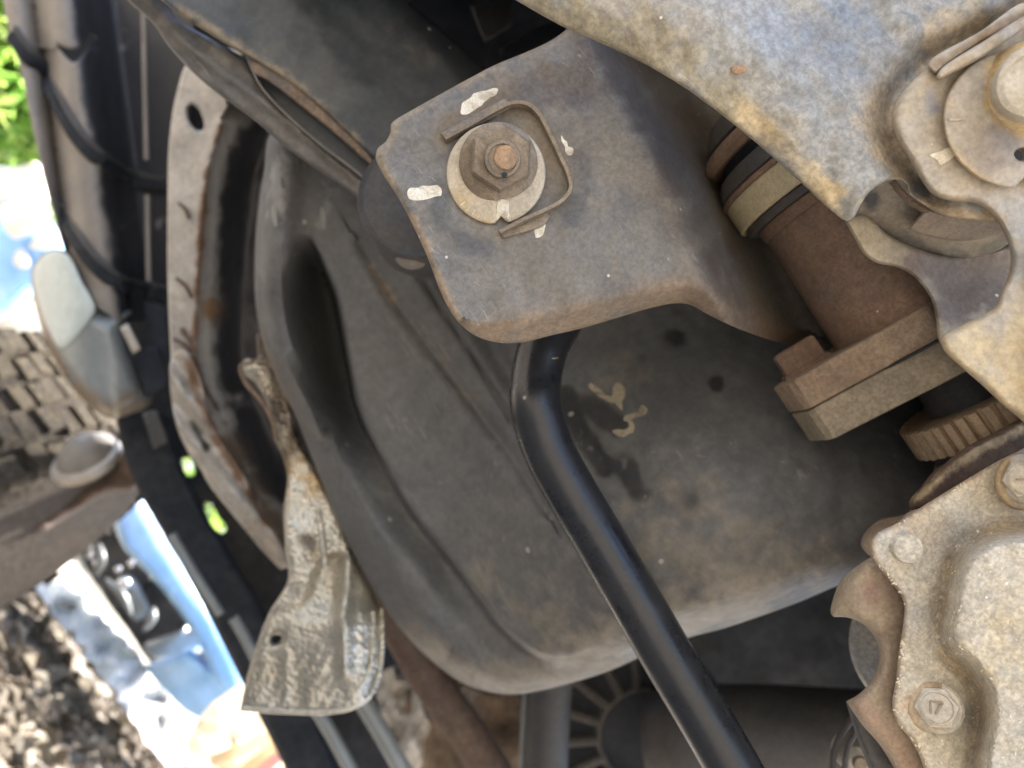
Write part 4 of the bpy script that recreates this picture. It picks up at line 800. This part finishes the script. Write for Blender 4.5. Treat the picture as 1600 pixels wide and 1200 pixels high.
lathe('washer_hole', [(11*ka, -.004), (11*ka, -.003), (0, -.003)], (1595, 241, da), (0, 0, 1), M['black'], ac, 20)
lathe('nut_flange', [(73*ka, -.012), (72*ka, .002), (62*ka, .006), (55*ka, .010), (0, .010)], (1606, 140, da), (-.55, -.3, 1), M['yellow'], ac, 56)
lathe('bolt_head', [(53*ka, 0), (53*ka, .018), (50*ka, .021), (42*ka, .0215), (40*ka, .020), (0, .020)], (1606, 137, da-.002), (-.5, -.25, 1), M['bolthead'], ac, 56, tint=None)
tube('washer_score', [P(1482, 187, da-.0002), P(1495, 187, da-.0002), P(1508, 185, da-.0002)], .0005, M['washer'], ac, 6)

# ================================================================ differential cover (lower right)
di = thing('differential', 'dusty cast differential housing with bolted cover at the lower right', 'differential', (1500, 950, .34))
DOME = [(1660, 822), (1590, 822), (1540, 832), (1500, 858), (1482, 895), (1474, 940), (1468, 985), (1478, 1020), (1508, 1048), (1528, 1080), (1533, 1120), (1526, 1160), (1518, 1240)]
dfol = [(1700, 640, 1), (1600, 700), (1560, 720), (1500, 755), (1440, 792), (1400, 818), (1370, 834), (1360, 850), (1364, 872), (1385, 902), (1404, 925), (1413, 945), (1411, 975), (1404, 1020), (1400, 1060), (1394, 1100), (1400, 1128), (1420, 1152), (1438, 1185), (1455, 1240, 1), (1700, 1240, 1)]
DSP = (.36, .31, .23)
def dfd(x, y):
    s = sdist(x, y, DOME); d = .335-.022*sst((s)/34+.15)-.00006*np.clip(x-1480, 0, 400)*sst(s/30)
    return d+.003*gau(s+6, 10)
# test the sign at a point surely on the dome
_s = sdist(np.array([1590.]), np.array([1000.]), DOME)[0]
if _s < 0: DOME = DOME[::-1]
relief('cover', dfol, dfd, M['diff'], di, thick=.008, er=9, ed=.004, step=6, noise=.003, ostep=5,
    tint=tintblobs([('line', DOME, 14, (.42, .335, .22), .7), ('edge', None, 12, (.40, .31, .21), .9), ('pt', (1440, 960), 30, (.40, .385, .35), .7), ('pt', (1500, 840), 40, (.40, .38, .34), .6), ('pt', (1500, 1120), 26, (.30, .29, .28), .8), ('pt', (1570, 1000), 90, (.57, .50, .36), .5), ('pt', (1440, 830), 40, (.47, .39, .28), .6), ('pt', (1430, 1100), 22, (.46, .35, .24), .7)]))
# crusted light specks along the joint
V, Fc = [], []
def speck(px, py, dd, s):
    b = len(V); c = P(px, py, dd); a = random.random()*3; e1 = np.array([math.cos(a), math.sin(a), 0])*s*random.uniform(.6, 2.2); e2 = np.array([-math.sin(a), math.cos(a), 0])*s*.7
    for q in (c-e1, c-e2, c+e1, c+e2): V.append(q)
    V.append(c+np.array([0, 0, s*.25])); Fc.extend([(b, b+1, b+4), (b+1, b+2, b+4), (b+2, b+3, b+4), (b+3, b, b+4)])
oo = cat_(dfol, True, 3)
for i in range(1500):
    p = oo[random.randrange(len(oo))]; q = (p[0]+random.gauss(4, 3.5), p[1]+random.gauss(2, 3))
    if q[0] > 1610 or q[1] < 700 or q[1] > 1210 or not inpoly(np.array([q[0]]), np.array([q[1]]), oo)[0]: continue
    dd, _ = seg_dist(np.array([q[0]]), np.array([q[1]]), oo); z = np.clip(1-dd[0]/9, 0, 1); D = dfd(np.array([q[0]]), np.array([q[1]]))[0]+.004*(1-math.sqrt(max(0, 1-z*z)))
    if dd[0] > 2.2 and random.random() < .5: speck(*q, D-.0001, random.choice([.0004, .0006, .0008]))
for i in range(260):
    q = (random.uniform(1440, 1600), random.uniform(830, 1190)); D = dfd(np.array([q[0]]), np.array([q[1]]))[0]-.0006
    if 1420 < q[0] < 1500 and 1060 < q[1] < 1150: continue
    speck(*q, D, random.choice([.00025, .0004, .0005]))
mk('crusted_speck', V, Fc, M['paint'], di, False)['kind'] = 'stuff'
# housing casting behind the cover
relief('housing_flange', [(1420, 800), (1380, 858), (1345, 880), (1315, 905), (1302, 935), (1298, 958), (1303, 964, 1), (1325, 965), (1348, 975), (1366, 995), (1374, 1020), (1370, 1048), (1355, 1072), (1340, 1086), (1322, 1096, 1), (1345, 1130), (1375, 1165), (1420, 1240, 1), (1560, 1240, 1), (1560, 800, 1)],
    lambda x, y: .348+.012*sst((1350-x)/60), M['diffside'], di, thick=.03, er=18, ed=.012, step=6, ostep=5, tint=tintblobs([('pt', (1380, 930), 28, (.25, .17, .14), .8), ('line', [(1305, 950), (1330, 900), (1370, 870)], 16, (.36, .30, .21), .6), ('line', [(1350, 1100), (1400, 1160), (1430, 1220)], 18, (.36, .26, .19), .8)]))
relief('housing_body', [(1345, 850), (1370, 815), (1420, 800), (1440, 760), (1475, 720), (1530, 685), (1600, 650), (1700, 620, 1), (1700, 900, 1), (1400, 900, 1)], lambda x, y: .40+0*x, M['diffside'], di, thick=.05, er=30, ed=.035, step=8)
relief('gasket_rim', [(1420, 790), (1450, 750), (1500, 705), (1560, 672), (1700, 600, 1), (1700, 800, 1), (1500, 830, 1)], lambda x, y: .362+0*x, M['rust'], di, thick=.02, er=16, ed=.015, step=8, tint=tintblobs([('line', [(1430, 780), (1520, 710), (1600, 670)], 8, (.42, .33, .2), .7)]))
lathe('inner_disc', [(.0, -.01), (.042, -.008), (.045, -.012), (.045, -.03)], (1455, 1030, .43), (-.5, 0, .87), M['arm'], di, 48, tint=None)
relief('lower_dark_casting', [(1322, 1098, 1), (1345, 1100), (1395, 1150), (1450, 1220), (1460, 1260, 1), (1380, 1260, 1), (1335, 1140)], lambda x, y: .365+0*x, M['darkmetal'], di, thick=.03, er=10, ed=.01, step=7, noise=.003)  # dark metal piece at the bottom of the housing
def dbolt(px, py, d, r, label, mark=None):
    kb = d/F; AX = (-(px-800)/F*.9, (py-600)/F*.9, 1); t = thing('cover_bolt', label, 'bolt', (px, py, d), 'bolts on the differential cover')
    lathe('washer_flange', [(r*1.28*kb, -.002), (r*1.26*kb, .0012), (r*1.12*kb, .0022), (0, .0022)], (px, py, d), AX, M['bolthead'], t, 40)
    hexnut('hex_head', r*1.06*kb, .006, (px, py, d-.0005), AX, M['bolthead'], t, .15, .07)
    lathe('raised_ring', [(r*.84*kb, .0045), (r*.82*kb, .0071), (r*.74*kb, .0074), (r*.70*kb, .0064), (0, .0064)], (px, py, d-.0005), AX, M['bolthead'], t, 40)
    if mark:
        for ln in mark: tube('head_mark', [P(px+a*1.15, py+b*1.15, d-.0070) for a, b in ln], .0005, M['diffside'], t, 6)
dbolt(1463, 1105, .334, 30, 'hex bolt marked 7 low on the differential cover', [[(-8, -8), (0, -7), (9, -6)], [(9, -6), (3, 2), (-1, 10)], [(-8, -8), (-8, -1), (-7, 9)]])
dbolt(1602, 748, .325, 30, 'bolt with a short dash at the upper right of the cover', [[(-12, 1), (-4, 1), (4, 1)]])
lathe('cover_boss', [(.0265*.0, .0035), (22*.33/F, .0035), (24*.33/F, .002), (25*.33/F, -.002)], (1414, 855, .334), (-.05, .05, 1), M['diff'], di, 40)
relief('bolt_seat', [(1463+44*math.cos(t)-4, 1105+42*math.sin(t)) for t in np.linspace(0, 6.2832, 21)[:-1]], lambda x, y: .3335+0*x, M['diffside'], di, thick=.003, er=12, ed=.004, step=6, tint=tintblobs([('pt', (1463, 1105), 90, (.44, .35, .24), 1.0)]))
relief('bolt_seat', [(1600+46*math.cos(t), 752+46*math.sin(t)) for t in np.linspace(0, 6.2832, 21)[:-1]], lambda x, y: .3265+0*x, M['diffside'], di, thick=.008, er=10, ed=.004, step=6, tint=tintblobs([('pt', (1600, 750), 90, (.44, .33, .2), 1.0)]))

for (px_, py_, a_, l_) in ((865, 561, .1, 5), ):
    c_ = P(px_, py_, .4405 if py_ < 700 else .4155); c_ = c_*(1-.0150/np.linalg.norm(c_)) if 0 else c_+np.array([0, 0, .0148])
    tube('scuff_mark', [c_+np.array([math.cos(a_), math.sin(a_), 0])*t*l_*.00037 for t in (-1, 0, 1)], .0003, M['cream'], hp, 6)
